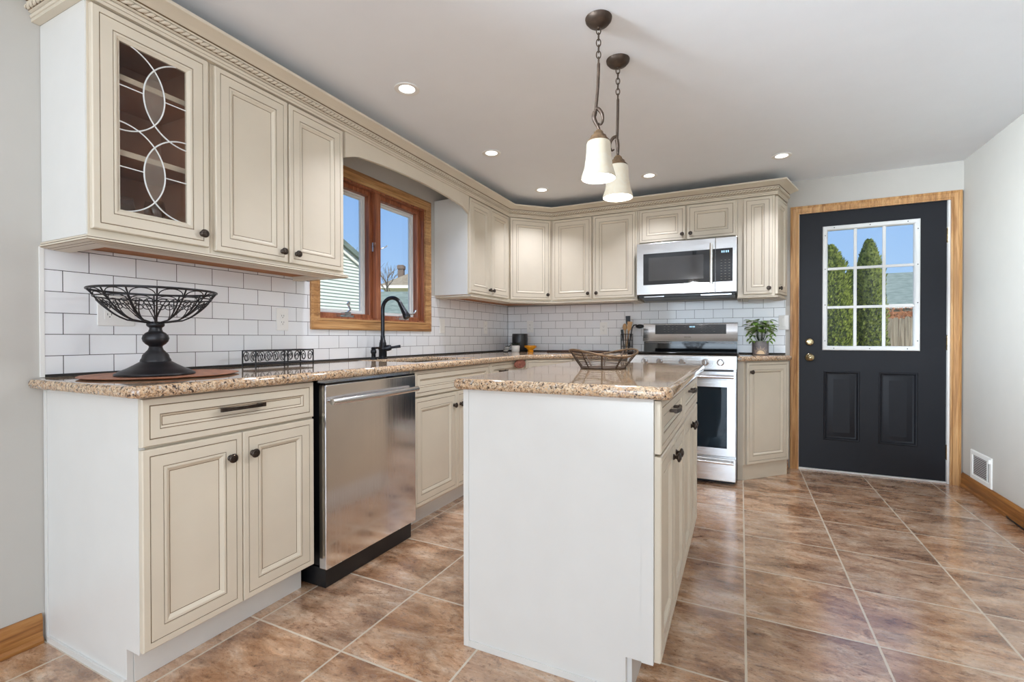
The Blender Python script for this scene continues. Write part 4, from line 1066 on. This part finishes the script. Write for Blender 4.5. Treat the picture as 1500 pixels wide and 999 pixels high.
CAN_L = ['recessed ceiling light nearest the left cabinets, above the window', 'recessed ceiling light second along the left cabinets', 'recessed ceiling light in front of the back left corner cabinet',
         'recessed ceiling light in front of the microwave', 'recessed ceiling light nearest the exterior door']
for (x, y), lb in zip(CANS, CAN_L):
    c = thing('recessed_light', lb, 'ceiling light', (x, y, HC), 0, 'recessed ceiling lights')
    m = MB(); m.lathe([(.062, -.0005), (.062, -.004), (.058, -.006), (.046, -.004), (.040, -.002), (.040, -.0005)], (0, 0, 0), 36); m.build('trim_ring', 'white', c, smooth=40)
    m = MB(); m.lathe([(.0001, -.0025), (.0395, -.0020)], (0, 0, 0), 32); m.build('diffuser', 'can_glow', c)
    l_ = light('recessed_lamp', 'AREA', (x, y, HC - .012), CAN_W, CAN_COL, shape='DISK', size=.078, spread=math.radians(105))

# ------------------------------------------------------------------ outlets, switches, vent, cord
def plate(label, T0, a, z, w=.072, kinds=('outlet',), d0=.007):
    p = T0(a, d0, z)
    c = thing('outlet_plate', label, 'wall plate', p, PI / 2 if T0 is TL else 0, 'white wall plates')
    m = MB(T); m.box(-w / 2, w / 2, .0003, .005, -.0585, .0585); m.build('plate', 'white', c, bevel=.0025)
    k = len(kinds)
    for i, kd in enumerate(kinds):
        a_ = (i - (k - 1) / 2) * .046
        m = MB(T); m.box(a_ - .0165, a_ + .0165, .0051, .0068, -.034, .034); q = m.build('receptacle' if kd == 'outlet' else 'rocker', 'white', c, bevel=.001)
        if kd == 'outlet':
            s_ = MB(T)
            for zz in (-.017, .017):
                s_.box(a_ - .0075, a_ - .0055, .0069, .0072, zz - .001, zz + .007); s_.box(a_ + .0050, a_ + .0070, .0069, .0072, zz - .001, zz + .007); s_.box(a_ - .002, a_ + .002, .0069, .0072, zz - .009, zz - .005)
            s_.build('slots', 'black_plastic', q)
    return c
plate('wide double wall plate with an outlet and a switch, behind the wire pedestal bowl', TL, -.318, 1.160, .122, ('outlet', 'switch'))
plate('white single outlet on the tiles left of the window', TL, .418, 1.152)
plate('white switch plate on the tiles just right of the window', TL, 1.90, 1.150, .072, ('switch',))
plate('white outlet plate on the left tiles near the corner', TL, 2.62, 1.150)
plate('white outlet on the back tiles above the black planter', TBk, .262, 1.165)
plate('white outlet on the back tiles left of the range', TBk, 1.020, 1.140)
plate('white outlet on the back tiles behind the potted plant', TBk, 2.265, 1.140)
plate('white switch plate beside the exterior door casing', TBk, 2.500, 1.175, .072, ('switch',), d0=.0075)

TRw = F(XR, 0, -PI / 2)                                  # right wall: a = -y, outward = -x
c = thing('vent_grille', 'white metal vent grille low on the right wall', 'vent', (XR, 2.812, .196), -PI / 2)
m = MB(T); m.frame(-.150, .150, -.098, .098, [(0, .0005), (0, .004), (.004, .008), (.030, .008), (.034, .003), (.034, .0005), (0, .0005)], [0] * 6); m.box(-.116, .116, .0006, .0012, -.064, .064, 1); m.build('frame', ['white', 'black_plastic'], c)
for i in range(11):
    z = -.058 + i * .0116; q = MB(T); q.add([(-.116, .0015, z - .002), (.085, .0015, z - .002), (.085, .007, z + .005), (-.116, .007, z + .005), (-.116, .0025, z - .003), (.085, .0025, z - .003), (.085, .008, z + .004), (-.116, .008, z + .004)], [(0, 1, 2, 3), (7, 6, 5, 4), (0, 4, 5, 1), (3, 2, 6, 7), (0, 3, 7, 4), (1, 5, 6, 2)]); q.build('louver', 'white', c)
m = MB(T); m.box(.086, .094, .0014, .007, -.064, .064); m.box(.138, .144, .0083, .018, .062, .088); m.build('damper_lever', 'white', c)
c = thing('power_cord', 'thin black cord lying along the right baseboard', 'cord')
m = MB(); m.tube([(XR - .026, 2.42, .013), (XR - .03, 2.38, .012), (XR - .032, 2.30, .012), (XR - .03, 2.1, .0045), (XR - .05, 1.8, .0045), (XR - .04, 1.4, .0045)], .0042, 8); m.build('cable', 'cord', c, smooth=60)

# ------------------------------------------------------------------ things on the counters
CT = .9172
def ring(c0, r, z, n=40): return [(c0[0] + r * math.cos(2 * PI * i / n), c0[1] + r * math.sin(2 * PI * i / n), z) for i in range(n)]
# placemat
m = MB(); n = 64; pts = []
for rr_, zz in ((0.0001, .002), (.17, .002), (.222, .0035), (.238, .006), (.240, .008), (.232, .0085), (.215, .006), (.17, .0048), (.0001, .0048)):
    for i in range(n):
        a = 2 * PI * i / n; k = 1 + .012 * math.sin(7 * a) + .008 * math.sin(13 * a + 1); pts.append((rr_ * k * math.cos(a), rr_ * k * math.sin(a), zz - .0015))
m.add(pts, [(i * n + j, i * n + (j + 1) % n, (i + 1) * n + (j + 1) % n, (i + 1) * n + j) for i in range(8) for j in range(n)])
tag(m.build('placemat', 'mat_wood', smooth=50, loc=(.272, -.292, CT)), 'round reddish-brown placemat under the wire pedestal bowl', 'placemat')
# wire pedestal bowl
bz = CT + .0035
c = thing('pedestal_bowl', 'black wrought-wire scroll bowl on a turned pedestal foot', 'bowl', (.270, -.315, bz))
m = MB(); m.lathe([(.0001, .0), (.118, .0), (.121, .004), (.119, .009), (.112, .012), (.108, .016), (.085, .026), (.066, .037), (.052, .046), (.047, .049), (.046, .056), (.042, .062), (.039, .074), (.032, .082), (.0235, .092), (.020, .102), (.0215, .106), (.030, .112), (.038, .122), (.041, .133), (.038, .144), (.030, .153), (.022, .158), (.019, .166), (.0195, .172), (.026, .177), (.028, .182), (.027, .187), (.012, .189), (.0001, .189)], (0, 0, 0), 48)
m.build('pedestal', 'black_metal', c, smooth=35)
rim_z, bot_z, rim_r = .304, .189, .189
def bowl_r(t): return .020 + (rim_r - .020) * (t ** .40)       # t = 0 at the bottom, 1 at the rim
def bowl_p(a, t): r = bowl_r(t); return (r * math.cos(a), r * math.sin(a), bot_z + (rim_z - bot_z) * t)
m = MB(); m.tube(ring((0, 0), rim_r, rim_z, 64), .0042, 8, True); m.tube(ring((0, 0), bowl_r(.78), bot_z + (rim_z - bot_z) * .78, 64), .0028, 6, True); m.tube(ring((0, 0), .022, bot_z + .002, 24), .003, 6, True); m.build('rim', 'black_metal', c, smooth=60)
NR = 14
for i in range(NR):
    a = 2 * PI * i / NR; q = MB(); q.tube([bowl_p(a, t / 12) for t in range(13)], .0026, 6); q.build('rib', 'black_metal', c, smooth=60)
m = MB()
def spiral(a0, t0, sc, flip, turns=1.4, n=22):
    pts = []
    for i in range(n + 1):
        s_ = i / n; th = 2 * PI * turns * s_; r = sc * (1 - .78 * s_)
        da = flip * r * math.cos(th) ; dt = r * math.sin(th)
        t = min(.98, max(.03, t0 + dt * 1.15)); pts.append(bowl_p(a0 + da / max(.35, bowl_r(t) / rim_r) * 1.0, t))
    m.tube(pts, .0016, 5)
for i in range(NR):
    a = 2 * PI * (i + .5) / NR; w_ = PI / NR
    m.tube([bowl_p(a - w_ * .9 * math.cos(PI * k / 14), .78 + .19 * math.sin(PI * k / 14)) for k in range(15)], .0018, 5)
    for f in (-1, 1):
        spiral(a + f * w_ * .45, .56, w_ * .50, f, 1.4)
        m.tube([bowl_p(a + f * w_ * (.95 - .7 * k / 8), .12 + .55 * k / 8) for k in range(9)], .0017, 5)
m.build('scrollwork', 'black_metal', c, smooth=60)

# wire caddy
c = thing('wire_caddy', 'low black scroll-wire caddy on the counter left of the faucet', 'caddy', (.205, .285, CT), PI / 2 - .02)
Lc, Wc, Hc_ = .315, .095, .078
def scroll_panel(name, T2, L_, posts):
    q = MB(T2)
    q.tube([(0, 0, .018), (L_, 0, .018)], .0028, 6); q.tube([(0, 0, Hc_), (L_, 0, Hc_)], .0032, 6)
    for p in posts: q.tube([(p, 0, 0), (p, 0, Hc_)], .0034, 6)
    ns = max(2, round(L_ / .040)); st = L_ / ns
    for i in range(ns):
        a = (i + .5) * st; f = 1 if i % 2 else -1
        q.tube([(a + f * .017 * (1 - .75 * k / 22) * math.cos(2 * PI * 1.5 * k / 22), 0, .048 + .028 * (1 - .75 * k / 22) * math.sin(2 * PI * 1.5 * k / 22)) for k in range(23)], .0018, 5)
    q.build(name, 'black_metal', c, smooth=60)
scroll_panel('front_panel', F(-Lc / 2, 0, 0), Lc, (0, Lc * .47, Lc * .53, Lc)); scroll_panel('back_panel', F(-Lc / 2, Wc, 0), Lc, (0, Lc))
for s_ in (-1, 1): scroll_panel('side_panel', F(s_ * Lc / 2, 0, PI / 2), Wc, (0, Wc))
q = MB(T); q.box(-Lc / 2, Lc / 2, -Wc, 0, .012, .016); q.build('tray', 'black_metal', c)

# back-left corner group
c = thing('planter', 'matte black planter in the back left corner of the counter', 'planter', (.215, 2.955, CT))
m = MB(); m.lathe([(.0001, .0005), (.060, .0005), (.070, .01), (.077, .06), (.079, .12), (.077, .165), (.074, .176), (.070, .176), (.072, .16), (.072, .10), (.0001, .10)], (0, 0, 0), 36); m.build('pot', 'black_ceramic', c, smooth=40)
c = thing('potted_plant', 'small trailing plant in a white pot in front of the black planter', 'plant', (.240, 2.800, CT))
m = MB(); m.lathe([(.0001, .0005), (.034, .0005), (.038, .006), (.042, .058), (.040, .062), (.036, .060), (.036, .045), (.0001, .045)], (0, 0, 0), 28); m.build('pot', 'white_ceramic', c, smooth=40)
def leafy(parent, mat, specs, name='leaf', stems=None, smat='dark_leaf'):
    for (p, dirv, L_, w_) in specs:
        d_ = Vector(dirv).normalized(); side = d_.cross(Vector((0, 0, 1))); side = side.normalized() if side.length > .05 else Vector((1, 0, 0)); up = side.cross(d_)
        q = MB(); P0 = Vector(p); pr = [(0, .05), (.2, .75), (.42, 1.0), (.65, .8), (.85, .4), (1, .02)]; pts = []
        for s_, ww in pr:
            cen = P0 + d_ * (L_ * s_) - Vector((0, 0, 1)) * (L_ * .35 * s_ * s_)
            pts += [tuple(cen - side * (w_ * ww / 2) + up * (w_ * .12 * ww)), tuple(cen), tuple(cen + side * (w_ * ww / 2) + up * (w_ * .12 * ww))]
        pts2 = [tuple(Vector(x) - up * .0012) for x in pts]
        fs = []; k = len(pr)
        for i in range(k - 1):
            for j in (0, 1):
                a = 3 * i + j; fs.append((a, a + 1, a + 4, a + 3)); fs.append((3 * k + a, 3 * k + a + 3, 3 * k + a + 4, 3 * k + a + 1))
        for i in range(k - 1): fs += [(3 * i, 3 * i + 3, 3 * k + 3 * i + 3, 3 * k + 3 * i), (3 * i + 2, 3 * k + 3 * i + 2, 3 * k + 3 * i + 5, 3 * i + 5)]
        q.add(pts + pts2, fs); q.build(name, mat, parent, smooth=60)
    if stems:
        q = MB()
        for s_ in stems: q.tube(s_, .0018, 5)
        q.build('stems', smat, parent)
sp = []
for i in range(16):
    a = random.uniform(0, 2 * PI); r = random.uniform(.0, .034); sp.append(((r * math.cos(a), r * math.sin(a), .055 + random.uniform(0, .03)), (math.cos(a) - .3, math.sin(a) - .2, random.uniform(-.1, .7)), random.uniform(.035, .055), .026))
for i in range(6): sp.append(((-.03 - .006 * i, -.012, .078 - .007 * i), (-.5, -.4, -.3), .034, .022))
leafy(c, 'dark_leaf', sp, stems=[[(0, 0, .05), (-.03, -.008, .075), (-.055, -.012, .03)]])
c = thing('striped_ornament', 'small black and white striped ornament left of the white pot', 'ornament', (.158, 2.770, CT))
m = MB()
for k_ in range(7):
    m.lathe([(.020 + .006 * math.sin(PI * k_ / 7), .0005 + k_ * .008), (.020 + .006 * math.sin(PI * (k_ + 1) / 7), .0005 + (k_ + 1) * .008)], (0, 0, 0), 20, mi=k_ % 2)
m.lathe([(.0001, .0005), (.020, .0005)], (0, 0, 0), 20); m.lathe([(.020, .0565), (.0001, .060)], (0, 0, 0), 20)
m.v = [(x + .35 * (z - .03), y, z) for x, y, z in m.v]
m.build('body', ['black_ceramic', 'white_ceramic'], c, smooth=40)
c = thing('yellow_dish', 'small amber yellow ceramic dish right of the black planter', 'dish', (.358, 2.890, CT))
m = MB(); m.lathe([(.0001, .0005), (.028, .0005), (.030, .006), (.026, .014), (.034, .026), (.046, .042), (.048, .056), (.045, .062), (.042, .056), (.038, .040), (.0001, .028)], (0, 0, 0), 32); m.build('body', 'yellow', c, smooth=40)
for s_ in (-1, 1):
    q = MB(); q.tube([(s_ * .044, 0, .050), (s_ * .060, 0, .058), (s_ * .062, 0, .048), (s_ * .046, 0, .040)], .004, 8); q.build('handle', 'yellow', c, smooth=60)
c = thing('cutting_board', 'thin dark wooden board lying at the back of the counter near the range', 'board', (.80, 3.02, CT))
m = MB(); m.box(-.30, .28, -.06, .07, .0005, .016); m.build('plank', 'board', c, bevel=.004)
# carved medallion on the drawer by the corner
c = thing('medallion', 'oval carved red-brown medallion hanging on the drawer near the corner', 'ornament', (.6275, 2.066, .848))
m = MB(); m.lathe([(.0001, .012), (.010, .013), (.016, .009), (.022, .012), (.030, .012), (.034, .008), (.041, .010), (.044, .005), (.044, -.0055)], (0, 0, 0), 28, 'x'); m.v = [(x * .8, y * 2.2, z * .78) for x, y, z in m.v]; m.build('disc', 'rust', c, smooth=30)

# utensil holder
c = thing('utensil_holder', 'black wire utensil holder left of the range', 'holder', (1.272, 2.945, CT))
m = MB(); R0 = .052
m.lathe([(.0001, .0005), (R0, .0005), (R0, .004), (.0001, .004)], (0, 0, 0), 24); m.build('base', 'black_metal', c)
m = MB()
for z in (.004, .06, .115, .168): m.tube(ring((0, 0), R0, z, 28), .003, 6, True)
m.build('hoops', 'black_metal', c, smooth=60)
for i in range(16):
    a = 2 * PI * i / 16; q = MB(); q.tube([(R0 * math.cos(a), R0 * math.sin(a), .003), (R0 * math.cos(a), R0 * math.sin(a), .168)], .0028, 5); q.build('upright', 'black_metal', c)
def utensil(label, a, lean, top, mat, head):
    x, y = 1.272, 2.945
    o = thing('kitchen_utensil', label, 'utensil', (x + .018 * math.cos(a), y + .018 * math.sin(a), CT + .005), 0, 'utensils in the wire holder')
    d_ = Vector((lean[0], lean[1], 1)).normalized(); p1 = d_ * top
    q = MB(); q.tube([(0, 0, 0.001), tuple(d_ * top * .5), tuple(p1)], [.0055, .005, .006], 8); q.build('handle', mat, o, smooth=60)
    q = MB()
    if head == 'spoon': q.sphere(tuple(p1 + d_ * .028), .032, 14, 8, 0, (.62, .3, 1))
    elif head == 'spatula': q.tube([tuple(p1), tuple(p1 + d_ * .02), tuple(p1 + d_ * .085)], [.008, .026, .030], 4); q.v = [(v[0], p1.y + (v[1] - p1.y) * .25, v[2]) for v in q.v]
    elif head == 'ladle': q.tube([tuple(p1), tuple(p1 + Vector((.016, 0, .02))), tuple(p1 + Vector((.04, 0, .022)))], .0055, 8); q.sphere(tuple(p1 + Vector((.066, 0, .008))), .038, 16, 8, 0, (1, .8, .5))
    else: q.tube([tuple(p1), tuple(p1 + d_ * .05)], [.012, .012], 8)
    q.build('head', mat, o, smooth=50)
utensil('wooden spoon standing in the black wire utensil holder', 2.2, (-.06, .06), .20, 'utensil_wood', 'spoon')
utensil('black spatula, tallest utensil in the wire holder', .8, (-.02, .02), .24, 'black_plastic', 'spatula')
utensil('black ladle hooked over the right of the wire holder', 5.6, (.16, 0), .225, 'black_plastic', 'ladle')
utensil('short black handled utensil at the left of the wire holder', 3.4, (-.12, -.02), .155, 'black_plastic', 'plain')
utensil('pale wooden turner leaning right in the wire holder', 4.4, (.13, .05), .19, 'utensil_wood', 'spatula')

# sun pot plant on the end counter
c = thing('potted_plant', 'leafy green plant in a grey pot with gold sunburst, right of the range', 'plant', (2.328, 2.925, CT))
m = MB(); m.lathe([(.0001, .0005), (.055, .0005), (.058, .003), (.0585, .106), (.0575, .109), (.0525, .108), (.0525, .09), (.0001, .09)], (0, 0, 0), 48); pot = m.build('pot', 'grey_pot', c, smooth=40)
m = MB()
def cyl(a, z, r=.0592): t = -PI / 2 - .02 + a / .0585; return (r * math.cos(t), r * math.sin(t), z)
NS = 20; pts = [cyl(r_ * math.cos(PI * i / NS), .006 + r_ * math.sin(PI * i / NS), .0594) for r_ in (.0004, .008, .015, .022, .030) for i in range(NS + 1)]
m.add(pts, [(j * (NS + 1) + i, j * (NS + 1) + i + 1, (j + 1) * (NS + 1) + i + 1, (j + 1) * (NS + 1) + i) for j in range(4) for i in range(NS)])
for i in range(13):
    t = PI * (i + .5) / 13; r0, r1 = .034, .062 if i % 2 == 0 else .048; u = .0016
    ca, sa = math.cos(t), math.sin(t)
    m.add([cyl(r0 * ca - u * sa, .006 + r0 * sa + u * ca), cyl(r0 * ca + u * sa, .006 + r0 * sa - u * ca), cyl(r1 * ca + u * .5 * sa, .006 + r1 * sa - u * .5 * ca), cyl(r1 * ca - u * .5 * sa, .006 + r1 * sa + u * .5 * ca)], [(0, 1, 2, 3)])
m.build('sunburst', 'gold', pot)
sp = []; st = []
for i in range(78):
    a = 2 * PI * i / 46 * 3.7; r = .015 + .075 * random.random(); h = .180 + .095 * random.random() - .5 * max(0, r - .07)
    sp.append(((r * math.cos(a), r * math.sin(a), h), (math.cos(a), math.sin(a), random.uniform(-.2, .5)), random.uniform(.042, .060), random.uniform(.034, .046)))
    if i % 4 == 0: st.append([(0.3 * r * math.cos(a), .3 * r * math.sin(a), .09), (.75 * r * math.cos(a), .75 * r * math.sin(a), .15), (r * math.cos(a), r * math.sin(a), h)])
for s_ in (-1, 1):                                        # trailing vines that loop down beside the pot
    vine = [(s_ * .02, -.02, .10), (s_ * .055, -.03, .155), (s_ * .082, -.034, .17), (s_ * .076, -.036, .13), (s_ * .060, -.040, .112)]
    st.append(vine)
    for k_, p in enumerate(vine[1:]): sp.append((p, (s_ * .5, -.5, -.35), .036, .024)); sp.append((p, (-s_ * .4, -.5, -.2), .03, .02))
for i in range(6): sp.append(((-.035 + .014 * i, -.03, .108), (random.uniform(-.6, .6), -.6, .1), .032, .02))
leafy(c, 'ivy', sp, stems=st)

# wire basket on the island
c = thing('wire_basket', 'brown wire fruit basket with wavy rim on the island', 'basket', (1.636, .775, CT), .35)
def bk(a, t):                                             # t: 0 base .. 1 rim
    rx = .098 + .052 * t; ry = .070 + .050 * t
    z = .004 + t * (.066 + .015 * math.cos(2 * (a - .45)) * t)
    return (rx * math.cos(a), ry * math.sin(a), z)
m = MB(); n = 56
m.tube([bk(2 * PI * i / n, 1) for i in range(n)], .0042, 8, True); m.build('rim', 'cap_bronze', c, smooth=60)
m = MB(); m.tube([bk(2 * PI * i / n, 0) for i in range(n)], .0038, 8, True)
for y in (-.04, -.02, 0, .02, .04): w_ = .098 * math.sqrt(1 - (y / .07) ** 2); m.tube([(-w_, y, .004), (w_, y, .004)], .0018, 5)
m.build('base_ring', 'dark_bronze', c, smooth=60)
for i in range(10):
    a = 2 * PI * i / 10 + .2; q = MB(); q.tube([bk(a, t / 6) for t in range(7)], .0034, 6); q.build('rib', 'dark_bronze', c, smooth=60)
m = MB()
for k_ in range(1, 8): m.tube([bk(2 * PI * i / n, k_ / 8 + .012 * math.sin(9 * 2 * PI * i / n + k_)) for i in range(n)], .0012, 5, True)
m.build('wires', 'dark_bronze', c, smooth=60)

# ------------------------------------------------------------------ outdoors
GZ = -.35
m = MB(); m.box(-70, 40, -20, 90, GZ - .2, GZ); tag(m.build('lawn', 'grass'), None, None, None, 'structure')
def house_box(name, label, mats):
    return thing(name, label, 'house')
# neighbour with clapboard gable, through the left sash
c = house_box('neighbor_house', 'pale green clapboard house gable seen through the left window sash', None)
hx_, ya_, yb_, yr = -4.5, .6, 5.95, 3.275
rake = lambda y: 2.693 + .481 * (5.331 - max(y, 2 * yr - y))
m = MB(); bh = .060; z = GZ; 
while z < rake(yr):
    z1 = z + bh; ztop = min(z1, rake(yr))
    h0 = min(2.675 / 1, (rake(yr) - z) / .481) ; h1 = max(0, min(2.675, (rake(yr) - ztop) / .481)); h0 = min(2.675, h0)
    P = [(hx_ + .022, yr - h0, z), (hx_ + .022, yr + h0, z), (hx_ + .004, yr + h1, ztop), (hx_ + .004, yr - h1, ztop), (hx_, yr - h0, z), (hx_, yr + h0, z)]
    m.add(P, [(0, 1, 2, 3), (0, 4, 5, 1)]); z = z1
m.build('clapboards', 'siding', c)
m = MB(); m.prism([(yr - 2.67, GZ), (yr + 2.67, GZ), (yr + 2.67, rake(yr + 2.67)), (yr, rake(yr)), (yr - 2.67, rake(yr - 2.67))], hx_ - 6, hx_ - .001, 0, 'x'); m.build('wall', 'siding', c)
for s_ in (-1, 1):
    m = MB(); e0 = (yr, rake(yr)); e1 = (yr + s_ * 2.9, rake(yr) - .481 * 2.9)
    m.prism([e0, e1, (e1[0], e1[1] + .10), (e0[0], e0[1] + .10)], hx_ - 6.1, hx_ + .12, 0, 'x'); m.build('roof', 'roof_grey', c)
    m = MB(); m.prism([e0, e1, (e1[0], e1[1] - .10), (e0[0], e0[1] - .10)], hx_ + .026, hx_ + .055, 0, 'x'); m.build('rake_board', 'white_trim', c)
m = MB(); m.box(hx_ - .01, hx_ + .03, yr + 2.60, yr + 2.70, GZ, rake(yr + 2.7)); m.build('corner_board', 'white_trim', c)
# far house with chimney, through the right sash: built square to the sight line
FH = Vector((FW.x, FW.y, 0)).normalized(); RH = Vector((FH.y, -FH.x, 0))
def local(o, p): q = p - o; return (q.dot(RH), q.dot(FH), q.z)
rot_h = math.atan2(RH.y, RH.x)
p0 = far(556, 420, 40); p1 = far(660, 416, 40)
c = thing('far_house', 'distant cream house with brown hip roof and chimney, through the right window sash', 'house', (p0.x, p0.y, GZ), rot_h)
w_ = (p1 - p0).length; ze = p0.z - GZ
m = MB(); m.box(.3, w_ - .3, .3, 8, 0, ze); m.build('wall', 'cream_siding', c)
m = MB(); m.box(-.1, w_ + .1, -.1, 8.4, ze - .12, ze + .12); m.build('fascia', 'white_trim', c)
m = MB(); zt_ = ze + 2.5; m.add([(-.1, -.1, ze + .12), (w_ + .1, -.1, ze + .12), (w_ + .1, 8.4, ze + .12), (-.1, 8.4, ze + .12), (w_ * .62, 4.1, zt_), (w_ * .72, 4.1, zt_)], [(0, 1, 5, 4), (1, 2, 5), (2, 3, 4, 5), (3, 0, 4), (3, 2, 1, 0)]); m.build('roof', 'roof_brown', c)
ch0, ch1 = local(Vector((p0.x, p0.y, 0)), far(582.7, 404, 42)), local(Vector((p0.x, p0.y, 0)), far(590.7, 388, 42))
m = MB(); m.box(ch0[0], ch1[0], ch0[1], ch0[1] + .6, ze + .3, ch1[2] - GZ); m.box(ch0[0] - .06, ch1[0] + .06, ch0[1] - .06, ch0[1] + .66, ch1[2] - GZ - .35, ch1[2] - GZ - .05); m.build('chimney', 'brick', c)
# nearer grey roof between
p0 = far(548, 425, 18); p1 = far(640, 434, 18)
c = thing('garage', 'garage with grey-green shingle roof below the far house, through the right window sash', 'garage', (p0.x, p0.y, GZ), rot_h)
w_ = (p1 - p0).length; zr = p0.z - GZ; ze = far(548, 462, 16).z - GZ
m = MB(); m.box(.15, w_ - .15, -1.5, 2.5, 0, ze + .1); m.build('wall', 'cream_siding', c)
m = MB(); m.add([(0, -1.9, ze), (w_, -1.9, ze), (w_, .6, zr), (0, .6, zr), (0, 3.1, ze), (w_, 3.1, ze), (0, -1.9, ze - .12), (w_, -1.9, ze - .12), (w_, 3.1, ze - .12), (0, 3.1, ze - .12)], [(0, 1, 2, 3), (3, 2, 5, 4), (6, 7, 1, 0), (4, 5, 8, 9), (9, 8, 7, 6), (0, 3, 4, 9, 6), (1, 7, 8, 5, 2)]); m.build('roof', 'roof_grey', c)
# bare tree
p = far(565, 494, 26)
c = thing('bare_tree', 'leafless tree in front of the far house, seen through the window', 'tree', (p.x, p.y, GZ))
m = MB()
def branch(p, d, L_, r, lev):
    q = p + d * L_; m.tube([tuple(p), tuple(p + d * L_ * .5 + Vector((random.uniform(-.05, .05), random.uniform(-.05, .05), 0)) * L_), tuple(q)], [r, r * .85, r * .6], 5)
    if lev == 0: return
    for k_ in range(3 if lev > 1 else 2):
        nd = (d + Vector((random.uniform(-.7, .7), random.uniform(-.7, .7), random.uniform(-.1, .5)))).normalized(); branch(p + d * L_ * random.uniform(.55, 1.0), nd, L_ * random.uniform(.55, .75), r * .62, lev - 1)
branch(Vector((0, 0, 0)), Vector((.02, 0, 1)), 2.7, .10, 5); m.build('branches', 'bark', c)

# evergreens seen through the door window
def conifer(label, u, vtop, d, rad, seed):
    rnd = random.Random(seed); p = far(u, vtop, d); H = p.z - GZ
    c = thing('evergreen_tree', label, 'tree', (p.x, p.y, GZ), 0, 'evergreens behind the exterior door')
    q = MB(); rf = lambda t: rad * (.97 + .05 * math.sin(23 * t + seed)) * (1.0 if t < .5 else max(.06, (1 - ((t - .5) / .5) ** 2.3) ** .75))
    q.lathe([(max(.01, rf(t / 20) * .88), H * t / 20 * .98) for t in range(21)], (0, 0, 0), 18); q.build('core', 'conifer_core', c, smooth=60)
    q = MB(); N = 9000
    for i in range(N):
        t = rnd.random() ** .85; a = rnd.uniform(0, 2 * PI); r = rf(t) * rnd.uniform(.80, 1.16) * (1 + .10 * math.sin(3 * a + 9 * t)); z = H * t
        d_ = Vector((math.cos(a) * .55, math.sin(a) * .55, 1)).normalized(); s_ = Vector((-math.sin(a), math.cos(a), 0)); s_ = (s_ + Vector((rnd.uniform(-.6, .6), rnd.uniform(-.6, .6), rnd.uniform(-.5, .5)))).normalized()
        L_ = rnd.uniform(.05, .12); w2 = L_ * .26; P0 = Vector((r * math.cos(a), r * math.sin(a), z))
        q.add([tuple(P0), tuple(P0 + d_ * L_ * .5 + s_ * w2), tuple(P0 + d_ * L_), tuple(P0 + d_ * L_ * .5 - s_ * w2)], [(0, 1, 2, 3)])
    me = q.build('foliage', 'conifer', c); me['kind'] = 'stuff'
    q = MB(); q.lathe([(.07, 0), (.05, .5)], (0, 0, 0), 10); q.build('trunk', 'bark', c)
conifer('evergreen at the left edge of the exterior door window', 1217, 363, 12.0, .44, 1)
conifer('tall evergreen in the middle of the exterior door window', 1273, 354, 12.4, .345, 2)
conifer('small evergreen half hidden between the two tall ones', 1247, 396, 14.5, .26, 3)
# fence
f0 = far(1288, 464, 15.0); c = thing('wooden_fence', 'weathered grey board fence behind the evergreens', 'fence', (f0.x - 4, f0.y, GZ), 0)
hF = f0.z - GZ; rnd = random.Random(4)
for k_ in range(70):
    x = k_ * .145; q = MB(); hh = hF * rnd.uniform(.97, 1.0); q.prism([(x, 0), (x + .138, 0), (x + .138, hh - .04), (x + .10, hh), (x + .04, hh), (x, hh - .04)], -.01, .012 , 0, 'y'); q.build('board', 'fence', c)
q = MB(); q.box(0, 70 * .145, .013, .06, .3, .38); q.box(0, 70 * .145, .013, .06, hF - .5, hF - .42); q.build('rail', 'fence', c)
# rust hedge behind the fence
f1 = far(1290, 450, 16.2); q = MB(); rnd = random.Random(5); hz = f1.z - GZ
for i in range(6000):
    P0 = Vector((rnd.uniform(-3, 7), rnd.uniform(-.4, .4), hz * (.55 + .45 * rnd.random()))); d_ = Vector((rnd.uniform(-1, 1), rnd.uniform(-1, 1), rnd.uniform(-.5, 1))).normalized(); s_ = d_.orthogonal().normalized()
    q.add([tuple(P0), tuple(P0 + d_ * .04 + s_ * .02), tuple(P0 + d_ * .08), tuple(P0 + d_ * .04 - s_ * .02)], [(0, 1, 2, 3)])
q.box(-3, 7, -.25, .25, 0, hz * .93)
tag(q.build('hedge', 'rust_leaf', loc=(f1.x, f1.y, GZ)), 'rust-brown hedge showing above the grey fence', 'hedge')
# neighbouring roof
e0 = far(1286, 447, 18.5); r0 = far(1286, 401, 23)
c = thing('neighbor_garage', 'low house with pale grey-green shingle roof behind the fence', 'house', (e0.x - 3.4, e0.y, GZ))
we = 12; ze = e0.z - GZ; zr = r0.z - GZ; dy = r0.y - e0.y
m = MB(); m.box(.3, we - .3, .4, dy * 2 - .4, 0, ze + .05); m.build('wall', 'siding', c)
m = MB(); m.add([(0, 0, ze), (we, 0, ze), (we, dy, zr), (0, dy, zr), (0, 2 * dy, ze), (we, 2 * dy, ze), (0, 0, ze - .15), (we, 0, ze - .15), (we, 2 * dy, ze - .15), (0, 2 * dy, ze - .15)], [(0, 1, 2, 3), (3, 2, 5, 4), (6, 7, 1, 0), (4, 5, 8, 9), (9, 8, 7, 6), (0, 3, 4, 9, 6), (1, 7, 8, 5, 2)]); m.build('roof', 'roof_grey', c)
m = MB(); m.box(-.05, we + .05, -.12, -.01, ze - .14, ze + .02); m.build('gutter', 'white_trim', c)
